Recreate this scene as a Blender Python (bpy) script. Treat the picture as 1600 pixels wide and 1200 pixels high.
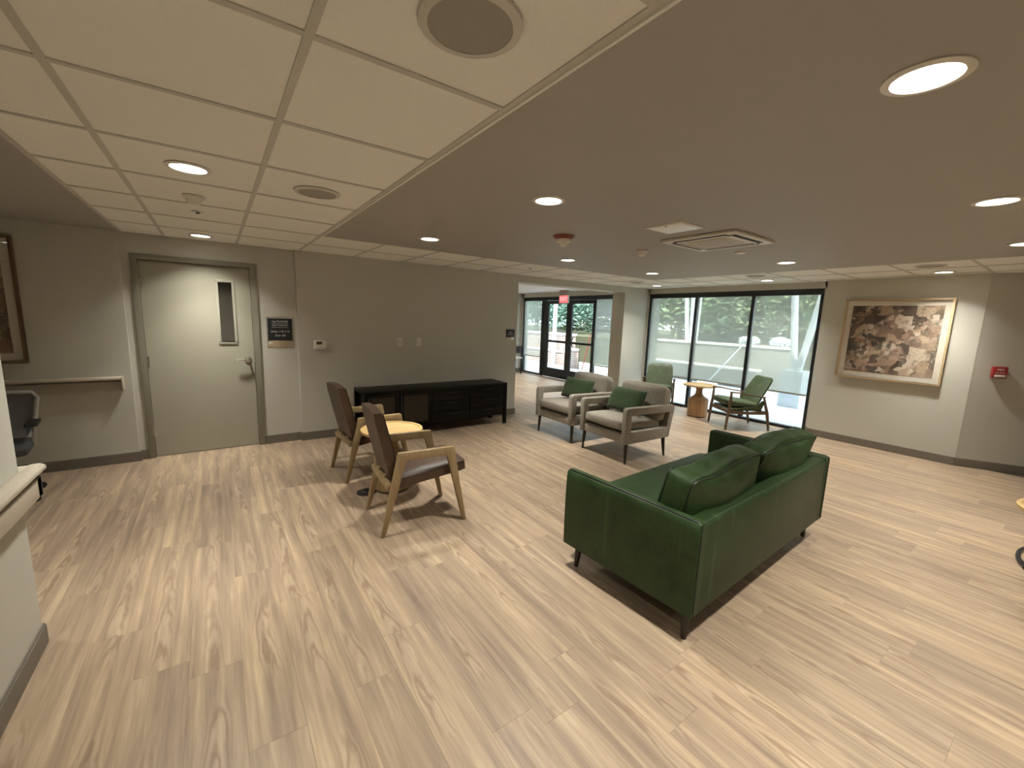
import bpy, bmesh, math, random
from mathutils import Vector, Matrix
random.seed(7)
PI = math.pi
for o in list(bpy.data.objects): bpy.data.objects.remove(o, do_unlink=True)
scene = bpy.context.scene
C = scene.collection

# ------------------------------------------------------------------ camera
EYE = Vector((0, 0, 1.58))
FPX = 650.24
ROWS = ((0.81664542, -0.57611729, 0.0343384), (-0.06089364, -0.14517654, -0.98753012), (0.57391831, 0.80437096, -0.15363964))
cam = bpy.data.cameras.new('camera'); cam.sensor_width = 36; cam.lens = 36 * FPX / 1600; cam.clip_start = .05; cam.clip_end = 200
cam_o = bpy.data.objects.new('camera', cam); C.objects.link(cam_o)
r, d, f = (Vector(v) for v in ROWS)
cam_o.matrix_world = Matrix(((r.x, -d.x, -f.x, EYE.x), (r.y, -d.y, -f.y, EYE.y), (r.z, -d.z, -f.z, EYE.z), (0, 0, 0, 1)))
scene.camera = cam_o
# ------------------------------------------------------------------ sky, sun, exposure
SKY = 6.0
SUN = 11.0
LAMP = 15.0
LAMP_COL = (1.0, .965, .865)
w = bpy.data.worlds.new('sky'); scene.world = w; w.use_nodes = True
bg = w.node_tree.nodes['Background']; bg.inputs[0].default_value = (.78, .89, 1.0, 1); bg.inputs[1].default_value = SKY
sun = bpy.data.lights.new('sun', 'SUN'); sun.energy = SUN; sun.angle = .02; sun.color = (1, .96, .88)
sun_o = bpy.data.objects.new('sun', sun); C.objects.link(sun_o); sun_o.rotation_euler = Vector((-.42, -.28, .86)).to_track_quat('Z', 'Y').to_euler()
vs = scene.view_settings
vs.view_transform = 'Standard'; vs.look = 'None'; vs.gamma = 1; vs.use_curve_mapping = False; vs.exposure = 0.0

# ------------------------------------------------------------------ helpers
class MB:
    def __init__(s): s.v = []; s.f = []
    def add(s, vs_, fs):
        n = len(s.v); s.v += [tuple(p) for p in vs_]; s.f += [tuple(i + n for i in q) for q in fs]; return s
    def box(s, x0, x1, y0, y1, z0, z1):
        return s.add([(x0,y0,z0),(x1,y0,z0),(x1,y1,z0),(x0,y1,z0),(x0,y0,z1),(x1,y0,z1),(x1,y1,z1),(x0,y1,z1)],
                     [(0,3,2,1),(4,5,6,7),(0,1,5,4),(1,2,6,5),(2,3,7,6),(3,0,4,7)])
    def hexa(s, b, t):      # bottom and top quads
        return s.add(list(b) + list(t), [(0,3,2,1),(4,5,6,7),(0,1,5,4),(1,2,6,5),(2,3,7,6),(3,0,4,7)])
    def prism(s, pts, a, b, axis='y'):     # 2D outline extruded along an axis
        def P(p, t): return {'y': (p[0], t, p[1]), 'x': (t, p[0], p[1]), 'z': (p[0], p[1], t)}[axis]
        n = len(pts)
        return s.add([P(p, a) for p in pts] + [P(p, b) for p in pts],
                     [tuple(range(n)), tuple(range(2*n-1, n-1, -1))] + [(i, (i+1) % n, n+(i+1) % n, n+i) for i in range(n)])
    def lathe(s, prof, n=32, c=(0, 0)):
        m = len(prof); V = []; F = []
        for i in range(n):
            a = 2*PI*i/n
            for (rr, z) in prof: V.append((c[0]+rr*math.cos(a), c[1]+rr*math.sin(a), z))
        for i in range(n):
            j = (i+1) % n
            for k in range(m-1): F.append((i*m+k, j*m+k, j*m+k+1, i*m+k+1))
        F.append(tuple(i*m for i in range(n))[::-1]); F.append(tuple(i*m+m-1 for i in range(n)))
        return s.add(V, F)
    def ring(s, prof, n=32, c=(0, 0)):     # closed profile turned round
        m = len(prof); V = []; F = []
        for i in range(n):
            a = 2*PI*i/n
            for (rr, z) in prof: V.append((c[0]+rr*math.cos(a), c[1]+rr*math.sin(a), z))
        for i in range(n):
            j = (i+1) % n
            for k in range(m): F.append((i*m+k, j*m+k, j*m+(k+1) % m, i*m+(k+1) % m))
        return s.add(V, F)
    def tube(s, pts, rad, n=8, closed=False):
        pts = [Vector(p) for p in pts]; V = []; F = []; m = len(pts)
        rads = rad if isinstance(rad, (list, tuple)) else [rad]*m
        up = None
        for i, p in enumerate(pts):
            if closed: t = pts[(i+1) % m] - pts[i-1]
            else: t = pts[min(i+1, m-1)] - pts[max(i-1, 0)]
            t.normalize()
            if up is None:
                up = t.orthogonal().normalized()
            up = (up - t*up.dot(t))
            if up.length < 1e-6: up = t.orthogonal()
            up.normalize(); sd = t.cross(up)
            for k in range(n):
                a = 2*PI*k/n; V.append(p + (up*math.cos(a) + sd*math.sin(a))*rads[i])
        for i in range(m if closed else m-1):
            j = (i+1) % m
            for k in range(n): F.append((i*n+k, i*n+(k+1) % n, j*n+(k+1) % n, j*n+k))
        if not closed:
            F.append(tuple(range(n))[::-1]); F.append(tuple((m-1)*n+k for k in range(n)))
        return s.add(V, F)
    def sweep(s, sections):     # list of equal-length closed loops
        n = len(sections[0]); V = [p for q in sections for p in q]; F = []
        for i in range(len(sections)-1):
            for k in range(n): F.append((i*n+k, i*n+(k+1) % n, (i+1)*n+(k+1) % n, (i+1)*n+k))
        F.append(tuple(range(n))[::-1]); m = (len(sections)-1)*n; F.append(tuple(m+k for k in range(n)))
        return s.add(V, F)
    def mesh(s, name, mat=None, bevel=0, segs=2, smooth=None):
        me = bpy.data.meshes.new(name); me.from_pydata(s.v, [], s.f)
        bm = bmesh.new(); bm.from_mesh(me)
        bmesh.ops.remove_doubles(bm, verts=bm.verts, dist=1e-6)
        bmesh.ops.recalc_face_normals(bm, faces=bm.faces)
        if bevel:
            es = [e for e in bm.edges if len(e.link_faces) == 2 and e.calc_face_angle(0) > .5]
            bmesh.ops.bevel(bm, geom=es, offset=bevel, segments=segs, profile=.5, affect='EDGES', clamp_overlap=True)
        bm.to_mesh(me); bm.free()
        if smooth is None: smooth = bool(bevel)
        if smooth:
            for p in me.polygons: p.use_smooth = True
            me.set_sharp_from_angle(angle=math.radians(smooth if smooth > 1 else 40))
        if mat: me.materials.append(mat)
        return me
    def build(s, name, mat, parent=None, bevel=0, segs=2, smooth=None):
        o = bpy.data.objects.new(name, s.mesh(name, mat, bevel, segs, smooth)); C.objects.link(o)
        if parent: o.parent = parent
        return o

def thing(name, label, cat, loc=(0,0,0), rotz=0, group=None):
    o = bpy.data.objects.new(name, None); C.objects.link(o); o.empty_display_size = .1
    o.location = loc; o.rotation_euler = (0, 0, rotz); tag(o, label, cat, group); return o
def tag(o, label, cat, group=None):
    o['label'] = label; o['category'] = cat
    if group: o['group'] = group
    return o
def struct(o): o['kind'] = 'structure'; return o
def copy_tree(o, parent=None):
    c = o.copy(); C.objects.link(c); c.parent = parent
    for ch in list(o.children): copy_tree(ch, c)
    return c

def cushion(half, r, puff, n=12):
    """soft box: half sizes, corner radius, bulge of each face pair"""
    bm = bmesh.new(); bmesh.ops.create_cube(bm, size=2)
    bmesh.ops.subdivide_edges(bm, edges=bm.edges[:], cuts=n, use_grid_fill=True)
    for v in bm.verts:
        u = v.co.copy(); p = Vector([u[i]*half[i] for i in range(3)])
        q = Vector([max(-(half[i]-r), min(half[i]-r, p[i])) for i in range(3)])
        dd = p - q
        if dd.length > 1e-9: p = q + dd.normalized()*r
        for i in range(3):
            a, b = [k for k in range(3) if k != i]
            p[i] += puff[i]*u[i]*(1-u[a]**2)**.8*(1-u[b]**2)**.8 if abs(u[i]) > .6 else 0
        v.co = p
    m = MB(); bm.verts.index_update()
    m.v = [tuple(v.co) for v in bm.verts]; m.f = [tuple(v.index for v in f_.verts) for f_ in bm.faces]; bm.free()
    return m
def xform(m, M):
    m.v = [tuple(M @ Vector(p)) for p in m.v]; return m
def TR(loc=(0,0,0), rx=0, ry=0, rz=0):
    return Matrix.Translation(loc) @ Matrix.Rotation(rz, 4, 'Z') @ Matrix.Rotation(ry, 4, 'Y') @ Matrix.Rotation(rx, 4, 'X')
def text_obj(name, body, size, mat, parent, M, ext=.0006, align='CENTER'):
    cu = bpy.data.curves.new(name, 'FONT'); cu.body = body; cu.size = size; cu.extrude = ext; cu.align_x = align; cu.align_y = 'CENTER'; cu.resolution_u = 3
    t = bpy.data.objects.new(name + '_tmp', cu); C.objects.link(t); bpy.context.view_layer.update()
    me = bpy.data.meshes.new_from_object(t.evaluated_get(bpy.context.evaluated_depsgraph_get()))
    bpy.data.objects.remove(t, do_unlink=True)
    me.transform(M); me.materials.clear(); me.materials.append(mat)
    o = bpy.data.objects.new(name, me); C.objects.link(o); o.parent = parent; return o

# ------------------------------------------------------------------ materials
class NT:
    def __init__(s, name):
        s.m = bpy.data.materials.new(name); s.m.use_nodes = True; s.t = s.m.node_tree; s.b = s.t.nodes['Principled BSDF']
    def n(s, ty, **kw):
        nd = s.t.nodes.new(ty)
        for k, v in kw.items():
            if k.startswith('_'): setattr(nd, k[1:], v)
            else:
                key = int(k[1:]) if k[0] == 'i' and k[1:].isdigit() else k
                s.link(v, nd.inputs[key])
        return nd
    def link(s, v, sock):
        if isinstance(v, bpy.types.NodeSocket): s.t.links.new(v, sock)
        else:
            if isinstance(v, (tuple, list)) and len(v) == 3 and sock.type == 'RGBA': v = (*v, 1)
            sock.default_value = v
    def math(s, op, a, b=0.0, c=0.0): return s.n('ShaderNodeMath', _operation=op, i0=a, i1=b, i2=c).outputs[0]
    def mix(s, fac, a, b, blend='MIX'):
        nd = s.t.nodes.new('ShaderNodeMix'); nd.data_type = 'RGBA'; nd.blend_type = blend
        s.link(fac, nd.inputs[0]); s.link(a, nd.inputs[6]); s.link(b, nd.inputs[7]); return nd.outputs[2]
    def ramp(s, fac, stops):
        nd = s.t.nodes.new('ShaderNodeValToRGB'); s.link(fac, nd.inputs[0]); e = nd.color_ramp.elements
        while len(e) < len(stops): e.new(.5)
        for q, (p, c) in zip(e, stops): q.position = p; q.color = (*c, 1) if len(c) == 3 else c
        return nd.outputs[0]
    def noise(s, vec, scale, detail=3, rough=.5, dist=0):
        return s.n('ShaderNodeTexNoise', Vector=vec, Scale=scale, Detail=detail, Roughness=rough, Distortion=dist).outputs[0]
    def coord(s, k='Object'): return s.n('ShaderNodeTexCoord').outputs[k]
    def comb(s, x, y, z): return s.n('ShaderNodeCombineXYZ', i0=x, i1=y, i2=z).outputs[0]
    def sep(s, v): return s.n('ShaderNodeSeparateXYZ', i0=v).outputs
    def bump(s, h, strength=.2, dist=.002):
        nd = s.n('ShaderNodeBump', Strength=strength, Distance=dist, Height=h); s.t.links.new(nd.outputs[0], s.b.inputs['Normal'])
    def out(s, col, rough=.5, metal=0, spec=.5):
        s.link(col, s.b.inputs['Base Color']); s.link(rough, s.b.inputs['Roughness']); s.b.inputs['Metallic'].default_value = metal
        s.b.inputs['Specular IOR Level'].default_value = spec; return s.m

def plain(name, col, rough=.5, metal=0, spec=.5, var=.06, scale=18, bump=0, bscale=200):
    t = NT(name); v = t.coord()
    nz = t.noise(v, scale, 3)
    k = t.math('MULTIPLY_ADD', nz, var*2, 1-var)
    c = t.mix(1.0, col, t.comb(k, k, k), 'MULTIPLY')
    if bump: t.bump(t.noise(v, bscale, 2), bump, .001)
    return t.out(c, rough, metal, spec)
def paint(name, col, rough=.6, bump=.12): return plain(name, col, rough, 0, .3, .015, 3, bump, 380)
def emit(name, col, st):
    t = NT(name); t.b.inputs['Base Color'].default_value = (*col, 1); t.b.inputs['Emission Color'].default_value = (*col, 1); t.b.inputs['Emission Strength'].default_value = st
    return t.m
def glassm(name, tint=(1, 1, 1), refl=.05, rough=0.0):
    t = NT(name); o = t.t.nodes['Material Output']
    tr = t.n('ShaderNodeBsdfTransparent', Color=tint); gl = t.n('ShaderNodeBsdfGlossy', Color=(1, 1, 1), Roughness=rough)
    mx = t.n('ShaderNodeMixShader', i0=refl, i1=tr.outputs[0], i2=gl.outputs[0]); t.t.links.new(mx.outputs[0], o.inputs[0]); return t.m

def floor_wood(name, per_object=True):
    t = NT(name); co = t.coord()
    if per_object: rnd = t.n('ShaderNodeObjectInfo').outputs['Random']; x, y, z = t.sep(co)[:3]
    else:
        at = t.n('ShaderNodeAttribute', _attribute_name='plank'); rnd = t.sep(at.outputs['Vector'])[2]
        x, y, z = t.sep(at.outputs['Vector'])[:3]; x0, y0, z0 = t.sep(co)[:3]
        x = t.math('SUBTRACT', x0, x); y = t.math('SUBTRACT', y0, y)
    r1 = t.math('FRACT', t.math('MULTIPLY', rnd, 7.31)); r2 = t.math('FRACT', t.math('MULTIPLY', rnd, 23.7)); r3 = t.math('FRACT', t.math('MULTIPLY', rnd, 61.3))
    off = t.math('MULTIPLY', rnd, 91.0)
    # broad streaks along the plank
    st = t.noise(t.comb(t.math('MULTIPLY', x, 22), t.math('MULTIPLY', y, 1.1), off), 1.0, 4, .6)
    fine = t.noise(t.comb(t.math('MULTIPLY', x, 160), t.math('MULTIPLY', y, 5), off), 1.0, 3, .6)
    blot = t.noise(t.comb(t.math('MULTIPLY', x, 7), t.math('MULTIPLY', y, 2.2), off), 1.0, 2, .5)
    # cathedral figure along a wandering heart line
    wob = t.noise(t.comb(t.math('MULTIPLY', off, .5), t.math('MULTIPLY', y, 1.4), off), 1.0, 2, .5)
    xc = t.math('ADD', x, t.math('MULTIPLY_ADD', wob, .12, -.06))
    xc = t.math('ADD', xc, t.math('MULTIPLY_ADD', r2, .08, -.04))
    x2 = t.math('MULTIPLY', t.math('MULTIPLY', xc, xc), 2600)
    wv = t.math('ADD', x2, t.math('MULTIPLY', y, t.math('MULTIPLY_ADD', r1, 8, 6)))
    wv = t.math('ADD', wv, t.math('MULTIPLY', t.noise(t.comb(t.math('MULTIPLY', x, 30), t.math('MULTIPLY', y, 6), off), 1.0, 2, .5), 5.5))
    band = t.math('POWER', t.math('ABSOLUTE', t.math('SINE', wv)), 3)
    gate = t.noise(t.comb(off, t.math('MULTIPLY', y, 1.8), t.math('MULTIPLY', off, 2)), 1.0, 1, .5)
    gate = t.n('ShaderNodeMapRange', Value=gate, i1=.40, i2=.54).outputs[0]
    near = t.n('ShaderNodeMapRange', Value=t.math('ABSOLUTE', xc), i1=.055, i2=.014).outputs[0]
    figure = t.math('MULTIPLY', t.math('MULTIPLY', band, near), gate)
    base = t.ramp(st, [(.27, (.205, .150, .110)), (.42, (.295, .220, .160)), (.56, (.385, .290, .202)), (.74, (.52, .405, .28))])
    tone = t.ramp(r3, [(0, (.86, .85, .85)), (.35, (.95, .94, .93)), (.7, (1.02, 1.01, .99)), (1, (1.13, 1.11, 1.06))])
    c = t.mix(1.0, base, tone, 'MULTIPLY')
    c = t.mix(t.math('MULTIPLY', figure, .6), c, (.22, .142, .092))
    lite = t.math('MULTIPLY', t.math('MULTIPLY', t.math('SUBTRACT', 1.0, band), near), gate)
    c = t.mix(t.math('MULTIPLY', lite, .30), c, (.56, .44, .31))
    c = t.mix(t.n('ShaderNodeMapRange', Value=blot, i1=.5, i2=.75, i3=0.0, i4=.35).outputs[0], c, (.28, .205, .15))
    k = t.math('MULTIPLY_ADD', fine, .3, .85)
    c = t.mix(1.0, c, t.comb(k, k, k), 'MULTIPLY')
    t.bump(fine, .06, .001)
    return t.out(c, t.math('MULTIPLY_ADD', fine, .15, .34), 0, .45)

def wood(name, c1, c2, scale=1.0, axis='z', rough=.42, spec=.45):
    t = NT(name); x, y, z = t.sep(t.coord())[:3]
    k = {'x': (3, 45, 45), 'y': (45, 3, 45), 'z': (45, 45, 3)}[axis]
    v = t.comb(t.math('MULTIPLY', x, k[0]*scale), t.math('MULTIPLY', y, k[1]*scale), t.math('MULTIPLY', z, k[2]*scale))
    n1 = t.noise(v, 1.0, 4, .6, .6)
    c = t.ramp(n1, [(.3, c1), (.7, c2)]); t.bump(n1, .05, .001)
    return t.out(c, rough, 0, spec)
def leather(name, c1, c2, rough=.38, spec=.5):
    t = NT(name); v = t.coord()
    n1 = t.noise(v, 5.5, 4, .6, .4); n2 = t.n('ShaderNodeTexVoronoi', Vector=v, Scale=260).outputs[0]
    c = t.ramp(n1, [(.3, c1), (.72, c2)])
    sc = t.noise(v, 22, 3, .65, 1.5); c = t.mix(t.n('ShaderNodeMapRange', Value=sc, i1=.56, i2=.78, i3=0.0, i4=.42).outputs[0], c, tuple(min(1, q*1.9) for q in c2))
    x, y, z = t.sep(v)[:3]; vs_ = t.noise(t.comb(t.math('MULTIPLY', x, 9), t.math('MULTIPLY', y, 9), t.math('MULTIPLY', z, .8)), 1.0, 2, .5)
    c = t.mix(t.n('ShaderNodeMapRange', Value=vs_, i1=.66, i2=.74, i3=0.0, i4=.35).outputs[0], c, tuple(min(1, q*2.0) for q in c2))
    t.bump(t.math('ADD', n2, t.math('MULTIPLY', n1, 2)), .14, .002)
    return t.out(c, t.math('MULTIPLY_ADD', n1, .2, rough-.08), 0, spec)
def fabric(name, c1, c2, scale=420):
    t = NT(name); v = t.coord(); n1 = t.noise(v, scale*.35, 3, .7); n2 = t.noise(v, scale, 2, .5)
    c = t.ramp(n1, [(.35, c1), (.65, c2)]); t.bump(n2, .5, .002)
    m = t.out(c, .95, 0, .15); t.b.inputs['Sheen Weight'].default_value = .25; t.b.inputs['Sheen Roughness'].default_value = .5; return m

M = {}
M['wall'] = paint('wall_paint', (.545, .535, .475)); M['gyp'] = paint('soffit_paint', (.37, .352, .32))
M['tile'] = plain('ceiling_tile', (.85, .845, .79), .9, 0, .1, .05, 150, .5, 260); M['tee'] = paint('tee_metal', (.55, .53, .48), .5, 0)
M['base'] = plain('cove_base', (.17, .148, .12), .5); M['doorp'] = paint('door_paint', (.37, .355, .285), .45, .05); M['framep'] = paint('door_frame_paint', (.27, .255, .205), .45, .05)
M['plank'] = floor_wood('plank_wood'); M['plank_far'] = floor_wood('plank_wood_far', False)
M['sub'] = plain('subfloor', (.10, .075, .055), .8)
M['alu'] = plain('dark_aluminium', (.012, .014, .017), .38, 0, .5); M['steel'] = plain('satin_steel', (.62, .6, .56), .28, 1); M['chrome'] = plain('chrome', (.75, .74, .7), .18, 1)
M['white'] = plain('white_plastic', (.72, .69, .62), .4); M['whitemetal'] = plain('white_metal', (.70, .66, .58), .4)
M['black'] = plain('black_plastic', (.012, .012, .013), .4); M['dark'] = plain('dark_slot', (.015, .014, .012), .8)
M['oak'] = wood('honey_oak', (.25, .175, .088), (.36, .262, .138)); M['oakx'] = wood('honey_oak_top', (.52, .34, .145), (.68, .48, .235), .6, 'x', .32)
M['teak'] = wood('brown_teak', (.105, .066, .036), (.17, .11, .062)); M['drum'] = wood('rustic_drum_wood', (.27, .15, .065), (.44, .27, .13), .5)
M['ebony'] = wood('black_stained_oak', (.0045, .004, .0035), (.008, .007, .006), .6, 'x', .42, .16); M['darkleg'] = wood('dark_leg_wood', (.016, .011, .008), (.03, .02, .014))
M['smoke'] = plain('smoked_door_panel', (.022, .018, .011), .4, 0, .3)
M['brown'] = leather('brown_leather', (.052, .028, .018), (.082, .048, .030), .42); M['green'] = leather('green_leather', (.014, .030, .009), (.030, .058, .018), .46, .3)
M['green2'] = leather('olive_leather', (.042, .060, .024), (.064, .088, .038), .46, .4); M['pipe'] = plain('dark_piping', (.008, .016, .006), .45); M['bpipe'] = plain('brown_piping', (.018, .009, .006), .45)
M['tweed'] = fabric('oat_tweed', (.17, .15, .122), (.40, .365, .31), 300); M['velvet'] = fabric('green_pillow_cloth', (.030, .052, .022), (.046, .074, .033), 300)
M['red'] = plain('alarm_red', (.30, .022, .02), .4); M['redbase'] = plain('strobe_base_red', (.22, .035, .022), .5)
M['glass'] = glassm('clear_glass', (.93, .96, .95), .045); M['artglass'] = glassm('picture_glass', (1, 1, 1), .07)
M['bezel'] = plain('speaker_bezel', (.56, .54, .49), .6); M['lens'] = emit('lamp_lens', (1.0, .95, .86), 9.0); M['grille'] = plain('speaker_grille', (.33, .315, .28), .7, 0, .2, .05, 40, .5, 700)
M['signblue'] = plain('sign_navy', (.012, .017, .024), .4); M['ink'] = plain('sign_white_print', (.75, .75, .72), .5)
M['lcd'] = plain('lcd_grey_green', (.055, .06, .038), .25); M['frameoak'] = wood('pale_ash_frame', (.50, .37, .21), (.62, .48, .30), .7, 'y', .4)
M['framebrown'] = wood('walnut_frame', (.12, .075, .04), (.17, .11, .06)); M['matb'] = plain('mat_board', (.78, .73, .63), .8)
M['grey_plastic'] = plain('silver_grey_plastic', (.34, .33, .30), .4); M['rail'] = paint('handrail_vinyl', (.48, .43, .35), .4, 0); M['railb'] = paint('bumper_vinyl', (.36, .325, .27), .5, 0)
M['concrete'] = plain('patio_concrete', (.64, .67, .70), .55, 0, .5, .12, 2.0); M['cream'] = plain('cream_block', (.27, .26, .23), .8, 0, .3, .08, 4); M['cap'] = plain('stone_cap', (.78, .76, .71), .7)
M['colw'] = plain('white_steel_column', (.74, .78, .82), .4); M['bark'] = plain('bark', (.30, .26, .21), .9, 0, .2, .3, 12, .4, 40); M['soil'] = plain('planting_soil', (.10, .10, .06), .9, 0, .1, .4, 3)
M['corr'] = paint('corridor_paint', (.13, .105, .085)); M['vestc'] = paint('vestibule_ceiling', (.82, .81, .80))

# ------------------------------------------------------------------ setting
H = 2.285          # ceiling
XW, XA = 7.40, 7.27    # window plane, art wall
def wallbox(name, boxes, mat='wall'):
    m = MB()
    for b in boxes: m.box(*b)
    return struct(m.build(name, M[mat]))
T = H + .05
# floor slab and its planks
flo = struct(MB().box(-3.1, 7.70, -2.6, 10.4, -.12, -.006).build('floor', M['sub']))
PW, PL = .193, 1.22
pm = MB(); a, b, e = PW/2-.00015, PL/2-.00015, .0006
pm.add([(-a,-b,-.006),(a,-b,-.006),(a,b,-.006),(-a,b,-.006),(-a,-b,-e),(a,-b,-e),(a,b,-e),(-a,b,-e),(-a+e,-b+e,0),(a-e,-b+e,0),(a-e,b-e,0),(-a+e,b-e,0)],
       [(0,1,5,4),(1,2,6,5),(2,3,7,6),(3,0,4,7),(4,5,9,8),(5,6,10,9),(6,7,11,10),(7,4,8,11),(8,9,10,11)])
plank_me = pm.mesh('plank', M['plank'])
def project(p):
    v = Vector(p) - EYE; cx, cy, cz = r.dot(v), d.dot(v), f.dot(v)
    return (800 + FPX*cx/cz, 600 + FPX*cy/cz, cz) if cz > .05 else None
plist = []
k0 = -15
for k in range(k0, 41):
    x0, x1 = -.187 + PW*k, -.187 + PW*(k+1)
    if x1 < -3.05 or x0 > 7.62: continue
    ylo, yhi = -2.55, (5.66 if x1 < 4.0 else 10.32)
    if x0 > 7.38: ylo = 5.9
    y = ylo - random.random()*PL
    while y < yhi:
        ya, yb = max(y, ylo), min(y+PL, yhi); y += PL
        if yb - ya < .02: continue
        xb = min(x1, 7.40) if ylo < 5 else min(x1, 7.64)
        if xb - x0 < .02: continue
        plist.append((x0, xb, ya, yb))
def seen(q):
    n = 0; best = 0
    for px in (q[0], q[1]):
        for py in (q[2], (q[2]+q[3])/2, q[3]):
            s = project((px, py, 0))
            if s and -40 < s[0] < 1640 and -40 < s[1] < 1240: best = max(best, 1/s[2]**2)
    if best and (q[0] < -.75 and q[2] < 2.6): best *= .01
    if best and q[0] < 3.9 and q[2] > 5.5: best *= .01
    return best*(q[1]-q[0])*(q[3]-q[2])
plist.sort(key=seen, reverse=True)
near, far = plist[:300], plist[300:]
for (x0, x1, y0, y1) in near:
    o = bpy.data.objects.new('plank', plank_me); C.objects.link(o); o.parent = flo
    o.location = ((x0+x1)/2, (y0+y1)/2, 0); o.scale = ((x1-x0)/PW, (y1-y0)/PL, 1)
fm = MB(); pc = []
for q in far:
    cx, cy = (q[0]+q[1])/2, (q[2]+q[3])/2
    fm.add([(v[0]*(q[1]-q[0])/PW+cx, v[1]*(q[3]-q[2])/PL+cy, v[2]) for v in pm.v], pm.f)
    rr = random.random(); pc += [(cx, cy, rr)]*len(pm.v)
me = bpy.data.meshes.new('far_planks'); me.from_pydata(fm.v, [], fm.f); me.materials.append(M['plank_far'])
at = me.attributes.new('plank', 'FLOAT_VECTOR', 'POINT')
for i, v in enumerate(pc): at.data[i].vector = v
o = bpy.data.objects.new('far_planks', me); C.objects.link(o); o.parent = flo; o['kind'] = 'stuff'

# walls
wallbox('wall_back', [(.806, 4.035, 5.57, 5.88, 0, T), (4.035, 6.64, 5.57, 5.88, 2.18, T), (6.64, 7.80, 5.57, 5.88, 0, T)])
dy = 5.62; DX0, DX1, DZ = -.645, .41, 2.095
wallbox('wall_door', [(-.78, DX0, dy, dy+.14, 0, T), (DX1, .88, dy, dy+.14, 0, T), (DX0, DX1, dy, dy+.14, DZ, T)])
wallbox('wall_left', [(-3.1, -.715, 5.57, 5.77, 0, T)])
wallbox('wall_alcove', [(-3.1, -2.95, -2.6, 5.57, 0, T)])
wallbox('wall_left_near', [(-.89, -.745, -2.55, 2.66, 0, T)])
wallbox('wall_rear', [(-3.1, 8.6, -2.7, -2.55, 0, T)])
wallbox('wall_window', [(XW-.03, XW+.15, 5.535, 5.60, 0, T), (XW-.03, XW+.15, 2.42, 5.60, 2.19, T), (XW-.03, XW+.15, 2.41, 2.475, 0, T)])
wallbox('wall_right', [(XA, XA+.25, .84, 2.42, 0, T)])
ad = Vector((.467, -.884)); an = Vector((-.884, -.467)); A0 = Vector((XA, .845))
am = MB(); A1 = A0 + ad*1.3; th = Vector((.25, .1))
am.prism([A0, A1, A1+th, A0+th], 0, T, 'z'); struct(am.build('wall_right_angled', M['wall']))
wallbox('wall_right_near', [(A1.x-.02, A1.x+.2, -2.6, A1.y+.05, 0, T)])
# corridor behind the door
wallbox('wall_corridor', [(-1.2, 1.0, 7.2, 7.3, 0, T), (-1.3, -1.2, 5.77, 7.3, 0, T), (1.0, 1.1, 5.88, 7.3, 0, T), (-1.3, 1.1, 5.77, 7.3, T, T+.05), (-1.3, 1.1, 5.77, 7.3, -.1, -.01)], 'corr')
# vestibule
XS = 7.65
wallbox('wall_vestibule_far', [(3.3, XS+.05, 10.32, 10.45, 0, 2.5)])
wallbox('wall_vestibule_left', [(3.2, 3.35, 5.88, 10.45, 0, 2.5)])
wallbox('wall_vestibule_front', [(XS-.02, XS+.18, 5.88, 10.45, 2.232, 2.5), (XS-.02, XS+.18, 5.88, 6.02, 0, 2.5), (XS-.02, XS+.18, 10.225, 10.45, 0, 2.5)])
struct(MB().box(3.3, XS+.05, 5.75, 10.4, 2.35, 2.4).build('ceiling_vestibule', M['vestc']))

# baseboards
BH = .10
def baseb(name, pts, thick=.012):
    m = MB()
    for (p, q, nx, ny) in pts:
        p, q, nn = Vector(p), Vector(q), Vector((nx, ny))*thick
        for z0, z1, k in ((0, BH-.008, 1), (BH-.008, BH, .6)):
            m.prism([p, q, q+nn*k, p+nn*k], z0, z1, 'z')
    return struct(m.build(name, M['base']))
baseb('baseboard_back', [((.806, 5.57), (4.035, 5.57), 0, -1), ((4.035, 5.56), (4.035, 5.88), 1, 0), ((6.64, 5.57), (7.37, 5.57), 0, -1), ((6.64, 5.56), (6.64, 5.88), -1, 0)])
baseb('baseboard_door', [((-.715, dy), (DX0, dy), 0, -1), ((DX1, dy), (.806, dy), 0, -1), ((.806, dy), (.806, 5.56), -1, 0), ((-.715, dy), (-.715, 5.56), 1, 0)])
baseb('baseboard_left', [((-2.95, 5.57), (-.705, 5.57), 0, -1)])
baseb('baseboard_left_near', [((-.745, -2.5), (-.745, 2.672), 1, 0), ((-.745, 2.66), (-.89, 2.66), 0, 1)])
baseb('baseboard_right', [((XA, 2.42), (XA, .845), -1, 0), (tuple(A0), tuple(A1), an.x, an.y)])
baseb('baseboard_window', [((XW-.03, 5.57), (XW-.03, 5.535), -1, 0), ((XW-.03, 2.475), (XW-.03, 2.41), -1, 0)])
baseb('baseboard_vestibule', [((3.35, 10.32), (XS, 10.32), 0, -1), ((XS-.02, 10.32), (XS-.02, 10.225), -1, 0)])

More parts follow.
